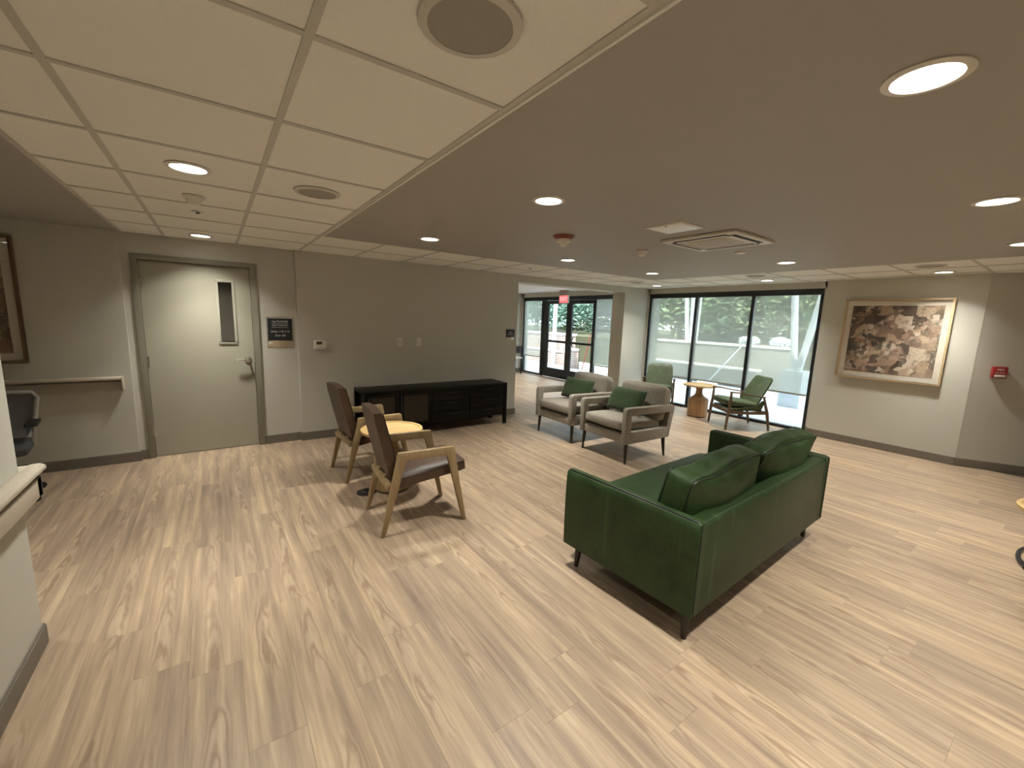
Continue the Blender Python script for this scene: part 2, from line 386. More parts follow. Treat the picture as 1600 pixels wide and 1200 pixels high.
# ceiling: backing slab, painted soffit, tees, tiles
cei = struct(MB().box(-3.1, 8.7, -2.7, 5.9, H+.045, H+.12).build('ceiling', M['tee']))
GX0, GX1, GY = .868, 5.85, 4.346
LX = -.69
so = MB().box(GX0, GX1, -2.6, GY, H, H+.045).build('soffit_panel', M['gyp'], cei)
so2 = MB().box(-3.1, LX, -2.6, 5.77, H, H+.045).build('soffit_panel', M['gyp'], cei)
TW = .024
tile_meshes = {}
def tile(x0, x1, y0, y1):
    key = (round(x1-x0, 3), round(y1-y0, 3))
    if key not in tile_meshes:
        hx, hy = key[0]/2, key[1]/2
        tile_meshes[key] = MB().hexa([(-hx+.002,-hy+.002,.0035),(hx-.002,-hy+.002,.0035),(hx-.002,hy-.002,.0035),(-hx+.002,hy-.002,.0035)],
            [(-hx,-hy,.022),(hx,-hy,.022),(hx,hy,.022),(-hx,hy,.022)]).mesh('ceiling_tile', M['tile'])
    o = bpy.data.objects.new('ceiling_tile', tile_meshes[key]); C.objects.link(o); o.parent = cei; o.location = ((x0+x1)/2, (y0+y1)/2, H)
def tee(x0, x1, y0, y1): MB().box(x0, x1, y0, y1, H-.001, H+.012).build('ceiling_tee', M['tee'], cei)
def grid(xs, ys, skip=lambda i, j: False):
    for i in range(len(xs)-1):
        for j in range(len(ys)-1):
            if not skip(i, j): tile(xs[i]+.010, xs[i+1]-.010, ys[j]+.010, ys[j+1]-.010)
G = .6096
lx = [LX, -.368, .243, .853]; ly = [1.906 + G*k for k in range(-7, 7)]; ly = [q for q in ly if q < 5.5] + [5.625]
grid(lx, ly)
for q in lx: tee(q-TW/2, q+TW/2, -2.6, 5.64)
for q in ly[:-1]:
    for i in range(3): tee(lx[i]+TW/2, lx[i+1]-TW/2, q-TW/2, q+TW/2)
bx_ = [.853 + G*k for k in range(11)]; bx_ = [q for q in bx_ if q < 7.2] + [7.385]; by_ = [GY, 4.956, 5.575]
grid(bx_, by_)
for q in by_[:2]: tee(.853+TW/2, 7.39, q-TW/2, q+TW/2)
for q in bx_[1:-1]:
    tee(q-TW/2, q+TW/2, GY+TW/2, 4.956-TW/2); tee(q-TW/2, q+TW/2, 4.956+TW/2, 5.575)
rx_ = [GX1, 6.475, 7.085, 7.42]; ry_ = [.83 + G*k for k in range(-5, 6)] + [GY]
grid(rx_, ry_)
for q in rx_[:3]: tee(q-TW/2, q+TW/2, -2.4, GY-TW/2)
for q in ry_[:-1]:
    for i in range(3): tee(rx_[i]+TW/2, rx_[i+1]-TW/2, q-TW/2, q+TW/2)
# thin bright trim between tiles and soffit
struct(MB().box(GX0-.004, GX0+.006, -2.6, GY, H-.006, H).build('trim_1', M['tile'])); 

# door with frame
dr = struct(thing('door_1', '', '', (0, dy, 0)))
for k in ('label', 'category'): del dr[k]
lf = MB().box(-.592, .05, .025, .07, .008, 2.035).box(.05, .172, .025, .07, .008, 1.22).box(.05, .172, .025, .07, 1.872, 2.035).box(.172, .347, .025, .07, .008, 2.035).build('door_leaf', M['doorp'], dr)
fr = MB()
fr.prism([(DX0-.002, 0), (DX0+.05, 0), (DX0+.05, 2.043), (DX1-.06, 2.043), (DX1-.06, 0), (DX1+.002, 0), (DX1+.002, DZ), (DX0-.002, DZ)], -.018, .13, 'y')
fr.build('door_frame', M['framep'], dr, .003)
MB().box(DX0, DX1, .02, .13, -.004, .004).build('threshold', M['steel'], dr)
lt = MB()
for b in ((.025, .197, 1.872, 1.897), (.025, .197, 1.195, 1.22), (.025, .05, 1.22, 1.872), (.172, .197, 1.22, 1.872)): lt.box(b[0], b[1], .015, .075, b[2], b[3])
lt.build('vision_lite_frame', M['doorp'], dr, .003)
MB().box(.048, .174, .045, .051, 1.218, 1.874).build('vision_pane', M['glass'], dr)
for z in (.28, 1.02, 1.80):
    MB().tube([(-.6, .012, z-.055), (-.6, .012, z+.055)], .009, 8).box(-.625, -.575, .02, .026, z-.055, z+.055).build('hinge', M['steel'], dr)
hd = xform(MB().lathe([(.0, 0), (.034, 0), (.034, .008), (.026, .014), (.012, .016), (.012, .055), (0, .055)], 20), TR((.285, .025, 1.02), rx=PI/2)).build('handle_rose', M['chrome'], dr, 0, 2, 40)
MB().tube([(.285, -.03, 1.02), (.25, -.034, 1.02), (.19, -.036, 1.022), (.155, -.034, 1.024)], [.011, .011, .0095, .007], 10).build('lever', M['chrome'], hd, 0, 2, 50)
MB().box(.342, .352, .03, .05, .985, 1.055).build('strike', M['steel'], dr)

# downlights ------------------------------------------------------------
lamp_data = bpy.data.lights.new('downlight_lamp', 'AREA'); lamp_data.shape = 'DISK'; lamp_data.size = .145; lamp_data.energy = LAMP*.58; lamp_data.color = LAMP_COL; lamp_data.spread = math.radians(112)
beam_data = lamp_data.copy(); beam_data.name = 'downlight_beam'; beam_data.energy = LAMP*.42; beam_data.spread = math.radians(76)
def make_downlight():
    t_ = thing('downlight', 'x', 'ceiling light')
    MB().ring([(.098, 0), (.098, -.004), (.078, -.007), (.074, .012), (.08, .012)], 32).build('trim_ring', M['whitemetal'], t_, 0, 2, 40)
    MB().lathe([(.0, -.001), (.0755, -.001), (.0755, .004), (0, .004)], 32).build('lens', M['lens'], t_)
    for dt, z in ((lamp_data, -.012), (beam_data, -.0135)):
        l = bpy.data.objects.new('lamp', dt); C.objects.link(l); l.parent = t_; l.location = (0, 0, z)
    return t_
dl0 = make_downlight(); first = True
DL = [(1.655, .39, 'large bright downlight in the painted soffit above the sofa, nearest top right'),
      (1.662, 2.02, 'downlight in the painted soffit between red strobe and big round speaker'),
      (1.661, 3.71, 'downlight in the painted soffit above the brown chairs'),
      (-.063, 2.81, 'larger downlight in tiled ceiling strip left of the round speaker'),
      (-.063, 5.24, 'downlight in ceiling tile right above the taupe door'),
      (3.40, 3.73, 'downlight in painted soffit just beyond the red strobe'),
      (5.055, 3.79, 'downlight at far corner of the painted soffit near the window'),
      (6.70, 4.90, 'small downlight in tile strip at the corner beside the window'),
      (5.06, 2.09, 'downlight in painted soffit just right of the ceiling cassette'),
      (6.78, 3.03, 'downlight in the tile strip above middle of the wide window'),
      (6.86, 1.17, 'downlight in tile strip above the framed collage picture'),
      (3.41, .43, 'upper of two downlights at the right edge of the photo'),
      (5.08, .45, 'lower of two downlights at the right edge of the photo'),
      (-.063, .38, 'downlight in ceiling tile above the photographer'), (1.66, -1.25, 'downlight behind the photographer nearest the left corridor'), (3.41, -1.25, 'middle downlight of the row behind the photographer'), (5.06, -1.25, 'downlight behind the photographer farthest right'), (0, 6.6, 'unseen downlight added to lighten the corridor behind the taupe door'), (-1.95, 3.3, 'downlight in the alcove soffit left of the frame'),  # the corridor downlight is added so the door glass is not black
      (4.9, 7.3, 'nearer unseen downlight added to brighten the vestibule behind the back wall'), (4.9, 9.2, 'farther unseen downlight added to brighten the vestibule behind the back wall'), (6.5, 9.3, 'downlight in the vestibule ceiling before the left entrance shade'), (6.5, 7.2, 'unseen downlight added to brighten the vestibule before the right entrance shade')]  # all but the left-shade one are unseen, added to brighten vestibule floor and ceiling
for (x, y, lab) in DL:
    t_ = dl0 if first else copy_tree(dl0); first = False
    t_.location = (x, y, (H if y < 6.8 else 2.35)-.0005); t_['label'] = lab; t_['group'] = 'recessed downlights'


# ------------------------------------------------------------------ glazing
def shade_mat():
    t = NT('roller_shade_screen'); o = t.t.nodes['Material Output']
    tr = t.n('ShaderNodeBsdfTransparent', Color=(.95, .97, .95)); tl = t.n('ShaderNodeBsdfTranslucent', Color=(.54, .56, .53)); df = t.n('ShaderNodeBsdfDiffuse', Color=(.62, .63, .58))
    m1 = t.n('ShaderNodeMixShader', i0=.5, i1=tl.outputs[0], i2=df.outputs[0]); m2 = t.n('ShaderNodeMixShader', i0=.38, i1=tr.outputs[0], i2=m1.outputs[0])
    t.t.links.new(m2.outputs[0], o.inputs[0]); return t.m
M['shade'] = shade_mat()
wn = struct(thing('window_1', '', '', (XW, 0, 0)))
for k in ('label', 'category'): del wn[k]
WY0, WY1, WZ = 2.475, 5.535, 2.19
MB().box(-.02, .06, WY0, WY1, 2.10, WZ).build('frame_head', M['alu'], wn, .003)
MB().box(-.02, .06, WY0, WY1, 0, .045).build('frame_sill', M['alu'], wn, .003)
for y0, y1 in ((WY0, WY0+.05), (3.455, 3.51), (4.475, 4.53), (WY1-.05, WY1)): MB().box(-.02, .06, y0, y1, .045, 2.10).build('mullion', M['alu'], wn, .003)
for y0, y1 in ((WY0+.05, 3.455), (3.51, 4.475), (4.53, WY1-.05)): MB().box(.03, .036, y0, y1, .045, 2.10).build('pane', M['glass'], wn)
def shade(x, y0, y1, zt, zh, lab, grp):
    t_ = thing('roller_shade', lab, 'roller shade', (x, (y0+y1)/2, zh), 0, grp); hw = (y1-y0)/2
    MB().box(-.0008, .0008, -hw, hw, .012, zt-zh).build('shade_cloth', M['shade'], t_)
    MB().box(-.006, .006, -hw, hw, -.014, .016).build('hem_bar', M['grey_plastic'], t_, .003)
for y0, y1, lab in ((WY0+.056, 3.447, 'screen roller shade on the right pane of the wide window'), (3.518, 4.467, 'screen roller shade on the middle pane of the wide window'), (4.538, WY1-.056, 'screen roller shade on the left pane of the wide window')):
    shade(XW-.008, y0, y1, 2.099, .57, lab, 'shades of the wide window')
# entrance storefront
sf = struct(thing('window_2', '', '', (XS, 0, 0)))
for k in ('label', 'category'): del sf[k]
MB().box(-.02, .06, 6.02, 10.225, 2.13, 2.228).build('frame_head', M['alu'], sf, .003)
for y0, y1 in ((10.17, 10.225), (9.25, 9.36), (7.27, 7.33), (6.02, 6.08)): MB().box(-.02, .06, y0, y1, 0, 2.13).build('mullion', M['alu'], sf, .003)
for y0, y1 in ((9.36, 10.17), (6.08, 7.27)):
    MB().box(-.02, .06, y0, y1, 0, .05).build('frame_sill', M['alu'], sf, .003)
    MB().box(.03, .036, y0, y1, .05, 2.13).build('pane', M['glass'], sf)
shade(XS-.008, 9.37, 10.16, 2.128, .525, 'screen roller shade left of the glass entrance doors', 'shades beside the entrance doors')
shade(XS-.008, 6.09, 7.26, 2.128, .525, 'screen roller shade right of the glass entrance doors', 'shades beside the entrance doors')
def glass_door(n, y0, y1, s0, s1, hy):
    t_ = struct(thing('door_%d' % n, '', '', (XS, 0, 0)))
    for k in ('label', 'category'): del t_[k]
    MB().box(-.012, .035, y0, y1, .01, .27).build('bottom_rail', M['alu'], t_, .003)
    MB().box(-.012, .035, y0, y1, 2.03, 2.125).build('top_rail', M['alu'], t_, .003)
    MB().box(-.012, .035, y0+s0, y1-s1, .985, 1.045).build('mid_rail', M['alu'], t_, .003)
    MB().box(-.012, .035, y0, y0+s0, .27, 2.03).build('stile', M['alu'], t_, .003); MB().box(-.012, .035, y1-s1, y1, .27, 2.03).build('stile', M['alu'], t_, .003)
    MB().box(.01, .016, y0+s0, y1-s1, .27, .985).build('pane', M['glass'], t_); MB().box(.01, .016, y0+s0, y1-s1, 1.045, 2.03).build('pane', M['glass'], t_)
    if hy: MB().tube([(-.012, hy, 1.16), (-.05, hy, 1.15), (-.075, hy, 1.09), (-.075, hy, .99), (-.05, hy, .93), (-.012, hy, .92)], .012, 8).build('pull_handle', M['black'], t_, 0, 2, 60)
    MB().box(-.05, -.012, (y0+y1)/2-.16, (y0+y1)/2+.16, 2.05, 2.11).build('closer', M['alu'], t_, .006)
glass_door(2, 8.225, 9.245, .095, .19, None)
glass_door(3, 7.335, 8.22, .035, .105, 8.0)
# exit sign hung from the vestibule ceiling
ex = thing('exit_sign', 'lit red exit sign hanging in front of the entrance doors', 'sign', (7.28, 8.05, 2.03))
MB().box(-.022, .022, -.165, .165, 0, .195).build('housing', M['whitemetal'], ex, .004)
MB().box(-.05, .05, -.14, .14, .20, .32).build('canopy', M['grey_plastic'], ex, .006)
fc = MB().box(-.026, -.0222, -.155, .155, .01, .185).build('lit_face', emit('exit_face', (1.0, .16, .18), 1.1), ex)
text_obj('letters', 'EXIT', .13, emit('exit_letters', (1.0, .42, .42), 1.6), ex, TR((-.0275, 0, .098)) @ Matrix(((0,0,-1,0),(-1,0,0,0),(0,1,0,0),(0,0,0,1))))

# ------------------------------------------------------------------ sofa
sofa = thing('sofa', 'dark green leather two-seat sofa seen from behind', 'sofa', (1.808, .968, 0), math.radians(2.6))
SWd, SD = 1.885, .875
MB().box(.03, SWd-.03, .03, .83, .165, .29).build('base', M['green'], sofa, .012, 3)
def arm(s):
    # cross-section: outer face bulges in towards a piped top edge
    pr = [(0, .16), (-.004, .32), (-.004, .47), (-.002, .56), (.0, .615), (.006, .642), (.018, .653), (.06, .652), (.072, .64), (.074, .55), (.074, .16)]
    pr = [(p[0] if s < 0 else SWd-p[0], p[1]) for p in pr]
    secs = []
    for y, k in ((0, .0), (.008, .006), (.4, .012), (SD-.008, .006), (SD, 0)):
        q = []
        for (x, z) in pr:
            cx = .04 if s < 0 else SWd-.04
            q.append((cx + (x-cx)*(1+ (k-.006)*6), y, z + (.0 if z < .5 else (k-.006)*.3)))
        secs.append(q)
    a_ = MB().sweep(secs).build('armrest', M['green'], sofa, 0, 2, 50)
    xi = .018 if s < 0 else SWd-.018
    P_ = [(xi, SD-.002, .17), (xi, SD-.002, .63), (xi, SD-.015, .653), (xi, SD*.5, .656), (xi, .02, .653), (xi, -.001, .64), (xi, -.002, .3), (xi, -.002, .17)]
    MB().tube(P_, .0055, 6).build('piping', M['pipe'], a_, 0, 2, 60)
arm(-1); arm(1)
bk = MB().sweep([[(.06, 0, .16), (.06, .13, .16), (.06, .11, .62), (.06, .085, .64), (.06, .02, .64), (.06, .002, .62)], [(SWd-.06, 0, .16), (SWd-.06, .13, .16), (SWd-.06, .11, .62), (SWd-.06, .085, .64), (SWd-.06, .02, .64), (SWd-.06, .002, .62)]]).build('back', M['green'], sofa, .004, 2, 30)
st_ = xform(cushion((.866, .425, .085), .03, (.0, .012, .022), 14), TR((SWd/2, .52, .358))).build('seat_cushion', M['green'], sofa, 0, 2, 60)
def loop_piping(hx, hz, y, rr, M_, n=6, soft=lambda p: p):
    pts = []
    for cx, cz, a0 in ((hx-rr, hz-rr, 0), (-hx+rr, hz-rr, PI/2), (-hx+rr, -hz+rr, PI), (hx-rr, -hz+rr, 1.5*PI)):
        for k in range(4): a = a0 + k*PI/6; pts.append((cx+rr*math.cos(a), y, cz+rr*math.sin(a)))
    full = []
    for k, p in enumerate(pts):
        q = pts[(k+1) % len(pts)]; m_ = 12 if (Vector(q)-Vector(p)).length > .1 else 1
        for g_ in range(m_): full.append(tuple(Vector(p).lerp(Vector(q), g_/m_)))
    pts = [M_ @ Vector(soft(p)) for p in full]
    return MB().tube(pts, .0050, n, True)
for i, (cx, tilt, rz_) in enumerate(((.51, .20, .012), (1.375, .23, -.015))):
    MM = TR((cx, .212, .624), rx=tilt, rz=rz_)
    def soft(p, ph=i*1.7):
        x, y, z = p; e_ = 1-(x/.44)**2
        z += .007*e_*(z/.2) + .0035*math.sin(13*x+ph) + .003*math.sin(29*x+7*y+ph); y += .010*math.sin(6*x+ph)*(z/.2) + .004*math.sin(17*x+11*z+ph); x += .008*(1-(z/.21)**2)*(x/.43)
        return (x, y, z)
    cm = cushion((.43, .074, .205), .024, (.018, .078, .03), 22); cm.v = [soft(p) for p in cm.v]
    c_ = xform(cm, MM).build('back_cushion', M['green'], sofa, 0, 2, 60)
    for y in (-.070, .070): loop_piping(.426, .201, y, .03, MM, 6, soft).build('piping', M['pipe'], c_, 0, 2, 60)
def leg(name, x, y, h, r0, r1, mat, parent, dx=0, dy_=0, n=14):
    return MB().sweep([[(x+dx+r1*math.cos(2*PI*k/n), y+dy_+r1*math.sin(2*PI*k/n), 0) for k in range(n)], [(x+r0*math.cos(2*PI*k/n), y+r0*math.sin(2*PI*k/n), h) for k in range(n)]]).build(name, M[mat], parent, 0, 2, 50)
for x, y, dx, dy_ in ((.06, .055, -.006, -.006), (SWd-.085, .085, .01, -.01), (.075, .80, -.01, .01), (SWd-.075, .80, .01, .01)): leg('leg', x, y, .17, .026, .014, 'darkleg', sofa, dx, dy_)

# ------------------------------------------------------------------ brown armchairs
def brown_chair():
    t_ = thing('brown_armchair', 'x', 'armchair')
    for s in (-1, 1):
        y = s*.252; t0, t1 = y-.017, y+.017
        sf_ = MB()
        sf_.prism([(-.204, .615), (-.335, 0), (-.305, 0), (-.150, .54), (-.130, .552), (.148, .552), (.166, .54), (.30, 0), (.328, 0), (.222, .60), (.212, .615)], t0, t1, 'y')
        sf_.build('side_frame', M['oak'], t_, .005)
    MB().box(-.285, -.245, -.24, .24, .345, .385).build('rear_stretcher', M['oak'], t_, .004)
    for y in (-.09, .09): MB().box(-.262, -.240, y-.010, y+.010, .38, .415).build('back_peg', M['oak'], t_, .004)
    sc_ = xform(cushion((.285, .222, .048), .022, (.008, .004, .016), 10), TR((.055, 0, .405), ry=math.radians(-7))).build('seat', M['brown'], t_, 0, 2, 60)
    MM = TR((.055, 0, .405), ry=math.radians(-7))
    pts = [MM @ Vector(p) for p in ((-.27,.222,.03),(.265,.222,.03),(.285,.2,.03),(.285,-.2,.03),(.265,-.222,.03),(-.27,-.222,.03))]
    MB().tube(pts, .004, 6).build('piping', M['bpipe'], sc_, 0, 2, 60)
    # back: tapered slab, crowned top
    secs = []
    n = 13
    for k in range(9):
        u = k/8; z = .40 + .50*u; xf = -.172 - .125*u; hw = .212 + .006*math.sin(u*PI) - (.006 if k in (0, 8) else 0)
        th_ = .078 - .01*u
        zc = lambda yy: .008*(1-(yy/.22)**2)*u
        loop = []
        for i in range(n):
            yy = -hw + 2*hw*i/(n-1); loop.append((xf + .012*(1-(yy/hw)**2) - (.006 if k in (0, 8) else 0), yy, z + zc(yy)))
        for i in range(n):
            yy = hw - 2*hw*i/(n-1); loop.append((xf - th_ + (.006 if k in (0, 8) else 0), yy, z + zc(yy)))
        secs.append(loop)
    bk_ = MB().sweep(secs).build('backrest', M['brown'], t_, 0, 2, 55)
    pts = [(-.172-.125*k/8, .212+.006*math.sin(k/8*PI), .40+.5*k/8) for k in range(9)]; pts2 = [(p[0], -p[1], p[2]) for p in pts]
    for q_ in (pts, pts2): MB().tube(q_, .004, 6).build('piping', M['bpipe'], bk_, 0, 2, 60)
    return t_
b1 = brown_chair(); b1.location = (1.228, 3.005, 0); b1.rotation_euler.z = math.radians(-4.5)
b1['label'] = 'brown leather armchair with oak frame nearest the camera'; b1['group'] = 'brown leather armchairs'
b2 = copy_tree(b1); b2.location = (1.232, 4.185, 0); b2.rotation_euler.z = math.radians(2.5)
b2['label'] = 'brown leather armchair with oak frame farther back, beside the wall'
# ------------------------------------------------------------------ pedestal tables
def ped_table(loc, lab, topmat, drummat):
    t_ = thing('pedestal_table', lab, 'side table', loc, random.random()*3, 'round pedestal side tables')
    tp = MB().lathe([(0, .528), (.20, .528), (.262, .538), (.272, .552), (.272, .566), (.262, .568), (.252, .566), (.247, .556), (0, .556)], 48).build('table_top', M[topmat], t_, 0, 2, 35)
    MB().lathe([(.16, .30), (.155, .325), (.115, .345), (.075, .375), (.055, .42), (.052, .48), (.075, .515), (.10, .529)], 40).build('neck', M[drummat], t_, 0, 2, 50)
    MB().lathe([(.150, .012), (.163, .02), (.165, .30), (.158, .308)], 40).build('drum', M[drummat], t_, 0, 2, 30)
    MB().lathe([(.145, 0), (.145, .013)], 40).build('plinth', M['darkleg'], t_)
ped_table((1.255, 3.61, 0), 'round honey oak tray table between the two brown armchairs', 'oakx', 'oak')
ped_table((6.87, 3.965, 0), 'round wooden drum-base table in front of the wide window', 'oakx', 'drum')
ped_table((4.033, -.102, 0), 'round oak tray table just entering the right edge of the photo', 'oakx', 'oak')
fo = thing('floor_outlet', 'round black floor outlet cover beside the tray table', 'floor outlet', (1.02, 3.62, 0))
MB().lathe([(.085, 0), (.085, .004), (.075, .007), (0, .007)], 28).build('cover', M['black'], fo, 0, 2, 30)
MB().lathe([(.0, .006), (.022, .006), (.02, .0095), (0, .0095)], 16, (-.02, .01)).build('lid_latch', M['chrome'], fo, 0, 2, 30)

# ------------------------------------------------------------------ credenza
cr = thing('credenza', 'long low black credenza against the back wall', 'credenza', (2.495, 5.335, 0))
hx = 1.065; fy, ry = -.225, .222
MB().box(-hx, hx, fy, ry, .595, .63).build('top', M['ebony'], cr, .003)
for x in (-hx, hx-.045):
    for y in (fy, ry-.045): MB().box(x, x+.045, y, y+.045, 0, .595).build('leg', M['ebony'], cr, .002)
MB().box(-hx+.045, hx-.045, fy+.02, ry-.004, .14, .595).build('body', M['ebony'], cr, .002)
for x0, x1 in ((-hx+.05, -.63), (-.60, -.17)):
    d_ = MB().box(x0, x0+.045, fy+.004, fy+.02, .15, .585).box(x1-.045, x1, fy+.004, fy+.02, .15, .585).box(x0+.045, x1-.045, fy+.004, fy+.02, .15, .19).box(x0+.045, x1-.045, fy+.004, fy+.02, .545, .585).build('door', M['ebony'], cr, .002)
    MB().box(x0+.043, x1-.043, fy+.010, fy+.016, .188, .547).build('door_panel', M['smoke'], d_)
for z0, z1 in ((.15, .29), (.297, .437), (.444, .585)):
    for x0, x1 in ((-.16, .42), (.43, 1.01)):
        w_ = MB().box(x0, x1, fy+.004, fy+.02, z0, z1).build('drawer', M['ebony'], cr, .002)
        xc = (x0+x1)/2; zz = z1-.035
        MB().tube([(xc-.10, fy+.004, zz), (xc-.10, fy-.012, zz), (xc+.10, fy-.012, zz), (xc+.10, fy+.004, zz)], .0045, 6).build('bar_handle', M['black'], w_, 0, 2, 60)

# ------------------------------------------------------------------ grey armchairs (face -x)
def grey_chair():
    t_ = thing('grey_armchair', 'x', 'armchair')
    for s in (-1, 1):
        y0, y1 = (.305, .378) if s > 0 else (-.378, -.305)
        # open arm frame: outline with a window
        out = [(-.405, .235), (-.415, .60), (-.40, .643), (-.37, .65), (.40, .632), (.425, .615), (.43, .59), (.355, .235)]
        inn = [(-.325, .375), (-.325, .56), (.335, .545), (.305, .362)]
        m = MB()
        # front post, arm top, rear post, lower rail as four welded bars
        m.prism([(-.405, .235), (-.415, .60), (-.40, .643), (-.37, .65), (-.325, .649), (-.325, .235)], y0, y1, 'y')
        m.build('arm_front_post', M['tweed'], t_, .014, 3)
        MB().prism([(-.33, .56), (-.33, .649), (.40, .632), (.425, .615), (.428, .58), (.42, .543)], y0, y1, 'y').build('armrest', M['tweed'], t_, .014, 3)
        MB().prism([(.30, .36), (.338, .56), (.425, .56), (.36, .235), (.28, .235)], y0, y1, 'y').build('arm_rear_post', M['tweed'], t_, .014, 3)
        MB().prism([(-.335, .235), (-.335, .375), (.32, .365), (.32, .235)], y0, y1, 'y').build('side_rail', M['tweed'], t_, .012, 3)
    MB().box(-.385, .35, -.31, .31, .235, .335).build('seat_frame', M['tweed'], t_, .012, 3)
    xform(cushion((.335, .302, .06), .035, (.012, .006, .022), 12), TR((-.06, 0, .415), ry=math.radians(3))).build('seat_cushion', M['tweed'], t_, 0, 2, 60)
    xform(cushion((.035, .302, .245), .02, (.0, .004, .0), 8), TR((.375, 0, .525), ry=math.radians(14))).build('back_frame', M['tweed'], t_, 0, 2, 60)
    bc = xform(cushion((.075, .335, .205), .045, (.035, .01, .02), 12), TR((.285, 0, .635), ry=math.radians(17))).build('back_cushion', M['tweed'], t_, 0, 2, 60)
    for x, y, dx, dy_ in ((-.35, .335, -.01, .012), (-.35, -.335, -.01, -.012), (.30, .335, .03, .012), (.30, -.335, .03, -.012)): leg('leg', x, y, .245, .024, .012, 'darkleg', t_, dx, dy_)
    return t_
def lumbar(lab, loc, rz_):
    bm = bmesh.new(); n = 18; m = MB(); V = []
    for sgn in (1, -1):
        for i in range(n+1):
            for j in range(n+1):
                u, v = -1+2*i/n, -1+2*j/n
                th_ = .068*((1-u**4)*(1-v**4))**.45
                wob = 1 - .05*(v*v)*(1-u*u) ; wob2 = 1 - .06*(u*u)*(1-v*v)
                m.v.append((sgn*th_, u*.265*wob, v*.15*wob2))
    N_ = (n+1)**2
    for s_ in (0, 1):
        for i in range(n):
            for j in range(n):
                q = [s_*N_+i*(n+1)+j, s_*N_+(i+1)*(n+1)+j, s_*N_+(i+1)*(n+1)+j+1, s_*N_+i*(n+1)+j+1]; m.f.append(tuple(q if s_ else q[::-1]))
    bm.free()
    xform(m, TR((0, 0, .145), ry=math.radians(24)))
    o = m.build('lumbar_pillow', M['velvet'], None, 0, 2, 60); o.location = loc; o.rotation_euler.z = rz_
    return tag(o, lab, 'pillow', 'green lumbar pillows')
g1 = grey_chair(); g1.location = (4.065, 3.262, 0); g1.rotation_euler.z = math.radians(-2)
g1['label'] = 'oatmeal tweed armchair with open arms, nearer the sofa'; g1['group'] = 'oatmeal tweed armchairs'
g2 = copy_tree(g1); g2.location = (4.085, 4.178, 0); g2.rotation_euler.z = math.radians(-.7)
g2['label'] = 'oatmeal tweed armchair with open arms, nearer the entrance doors'
lumbar('green lumbar pillow on the tweed armchair nearer the sofa', (4.10, 3.30, .50), math.radians(-3))
lumbar('green lumbar pillow on the tweed armchair nearer the entrance', (4.12, 4.18, .50), math.radians(2))

# ------------------------------------------------------------------ green lounge chairs (face +x)
def lounge():
    t_ = thing('lounge_chair', 'x', 'lounge chair')
    for s in (-1, 1):
        y = s*.268
        def bar(pts, wy, name, mat='teak'):
            m = MB(); secs = []
            for (x, z, hw) in pts:
                secs.append((x, z, hw))
            L_ = []
            for i, (x, z, hw) in enumerate(secs):
                a_ = secs[max(i-1, 0)]; b_ = secs[min(i+1, len(secs)-1)]; tx, tz = b_[0]-a_[0], b_[1]-a_[1]; l_ = math.hypot(tx, tz); nx, nz = -tz/l_, tx/l_
                L_.append([(x+nx*hw, y-wy, z+nz*hw), (x+nx*hw, y+wy, z+nz*hw), (x-nx*hw, y+wy, z-nz*hw), (x-nx*hw, y-wy, z-nz*hw)])
            return m.sweep(L_).build(name, M[mat], t_, .004)
        bar([(.335, 0, .013), (.315, .28, .020), (.30, .42, .018), (.298, .592, .012)], .014, 'front_leg')
        bar([(-.345, 0, .013), (-.29, .28, .021), (-.245, .42, .016), (-.215, .525, .012)], .014, 'rear_leg')
        bar([(.315, .285, .028), (.0, .272, .022), (-.28, .285, .030)], .012, 'side_rail')
        bar([(.315, .590, .011), (.20, .588, .011), (.0, .555, .010), (-.2, .527, .010), (-.235, .53, .009)], .022, 'armrest')
    MB().box(.295, .325, -.26, .26, .262, .315).build('front_rail', M['teak'], t_, .004)
    MB().box(-.27, -.24, -.26, .26, .262, .305).build('rear_rail', M['teak'], t_, .004)
    def shell(path, hw_f, th_, name):
        n = 9; secs = []
        for k, (x, z, hw, cup) in enumerate(path):
            a_ = path[max(k-1, 0)]; b_ = path[min(k+1, len(path)-1)]; tx, tz = b_[0]-a_[0], b_[1]-a_[1]; l_ = math.hypot(tx, tz); nx, nz = tz/l_, -tx/l_
            if nx < 0 and abs(nx) > abs(nz): nx, nz = -nx, -nz
            t2 = th_ if 0 < k < len(path)-1 else th_*.35
            up = []; dn = []
            for i in range(n):
                u = -1+2*i/(n-1); c = cup*u*u; e_ = (1-.55*abs(u)**4)
                up.append((x+nx*(t2*e_+c), u*hw, z+nz*(t2*e_+c))); dn.append((x-nx*(t2*e_-c), u*hw, z-nz*(t2*e_-c)))
            secs.append(up + dn[::-1])
        return MB().sweep(secs).build(name, M['green2'], t_, 0, 2, 60)
    shell([(-.135, .335, .235, .03), (-.17, .36, .24, .045), (-.23, .47, .243, .05), (-.29, .60, .24, .045), (-.345, .72, .232, .035), (-.37, .785, .215, .025), (-.378, .815, .18, .02)], 0, .026, 'backrest')
    # shell under the cushion
    m = MB(); m.prism([(-.24, .30), (.26, .30), (.30, .335), (.0, .345), (-.16, .36)], -.25, .25, 'y'); m.build('seat_shell', M['green2'], t_, .012, 3)
    for s in (-1, 1):
        m = MB(); y0 = s*.252
        m.prism([(.22, .33), (.05, .365), (-.12, .375), (-.20, .47), (-.25, .45), (-.20, .32), (.0, .31)], y0-.012, y0+.012, 'y'); m.build('side_wing', M['green2'], t_, .008, 3)
    xform(cushion((.27, .232, .047), .035, (.006, .004, .02), 10), TR((.06, 0, .395), ry=math.radians(-7))).build('seat_cushion', M['green2'], t_, 0, 2, 60)
    return t_
l1 = lounge(); l1.location = (6.79, 3.222, 0); l1.rotation_euler.z = math.radians(146)
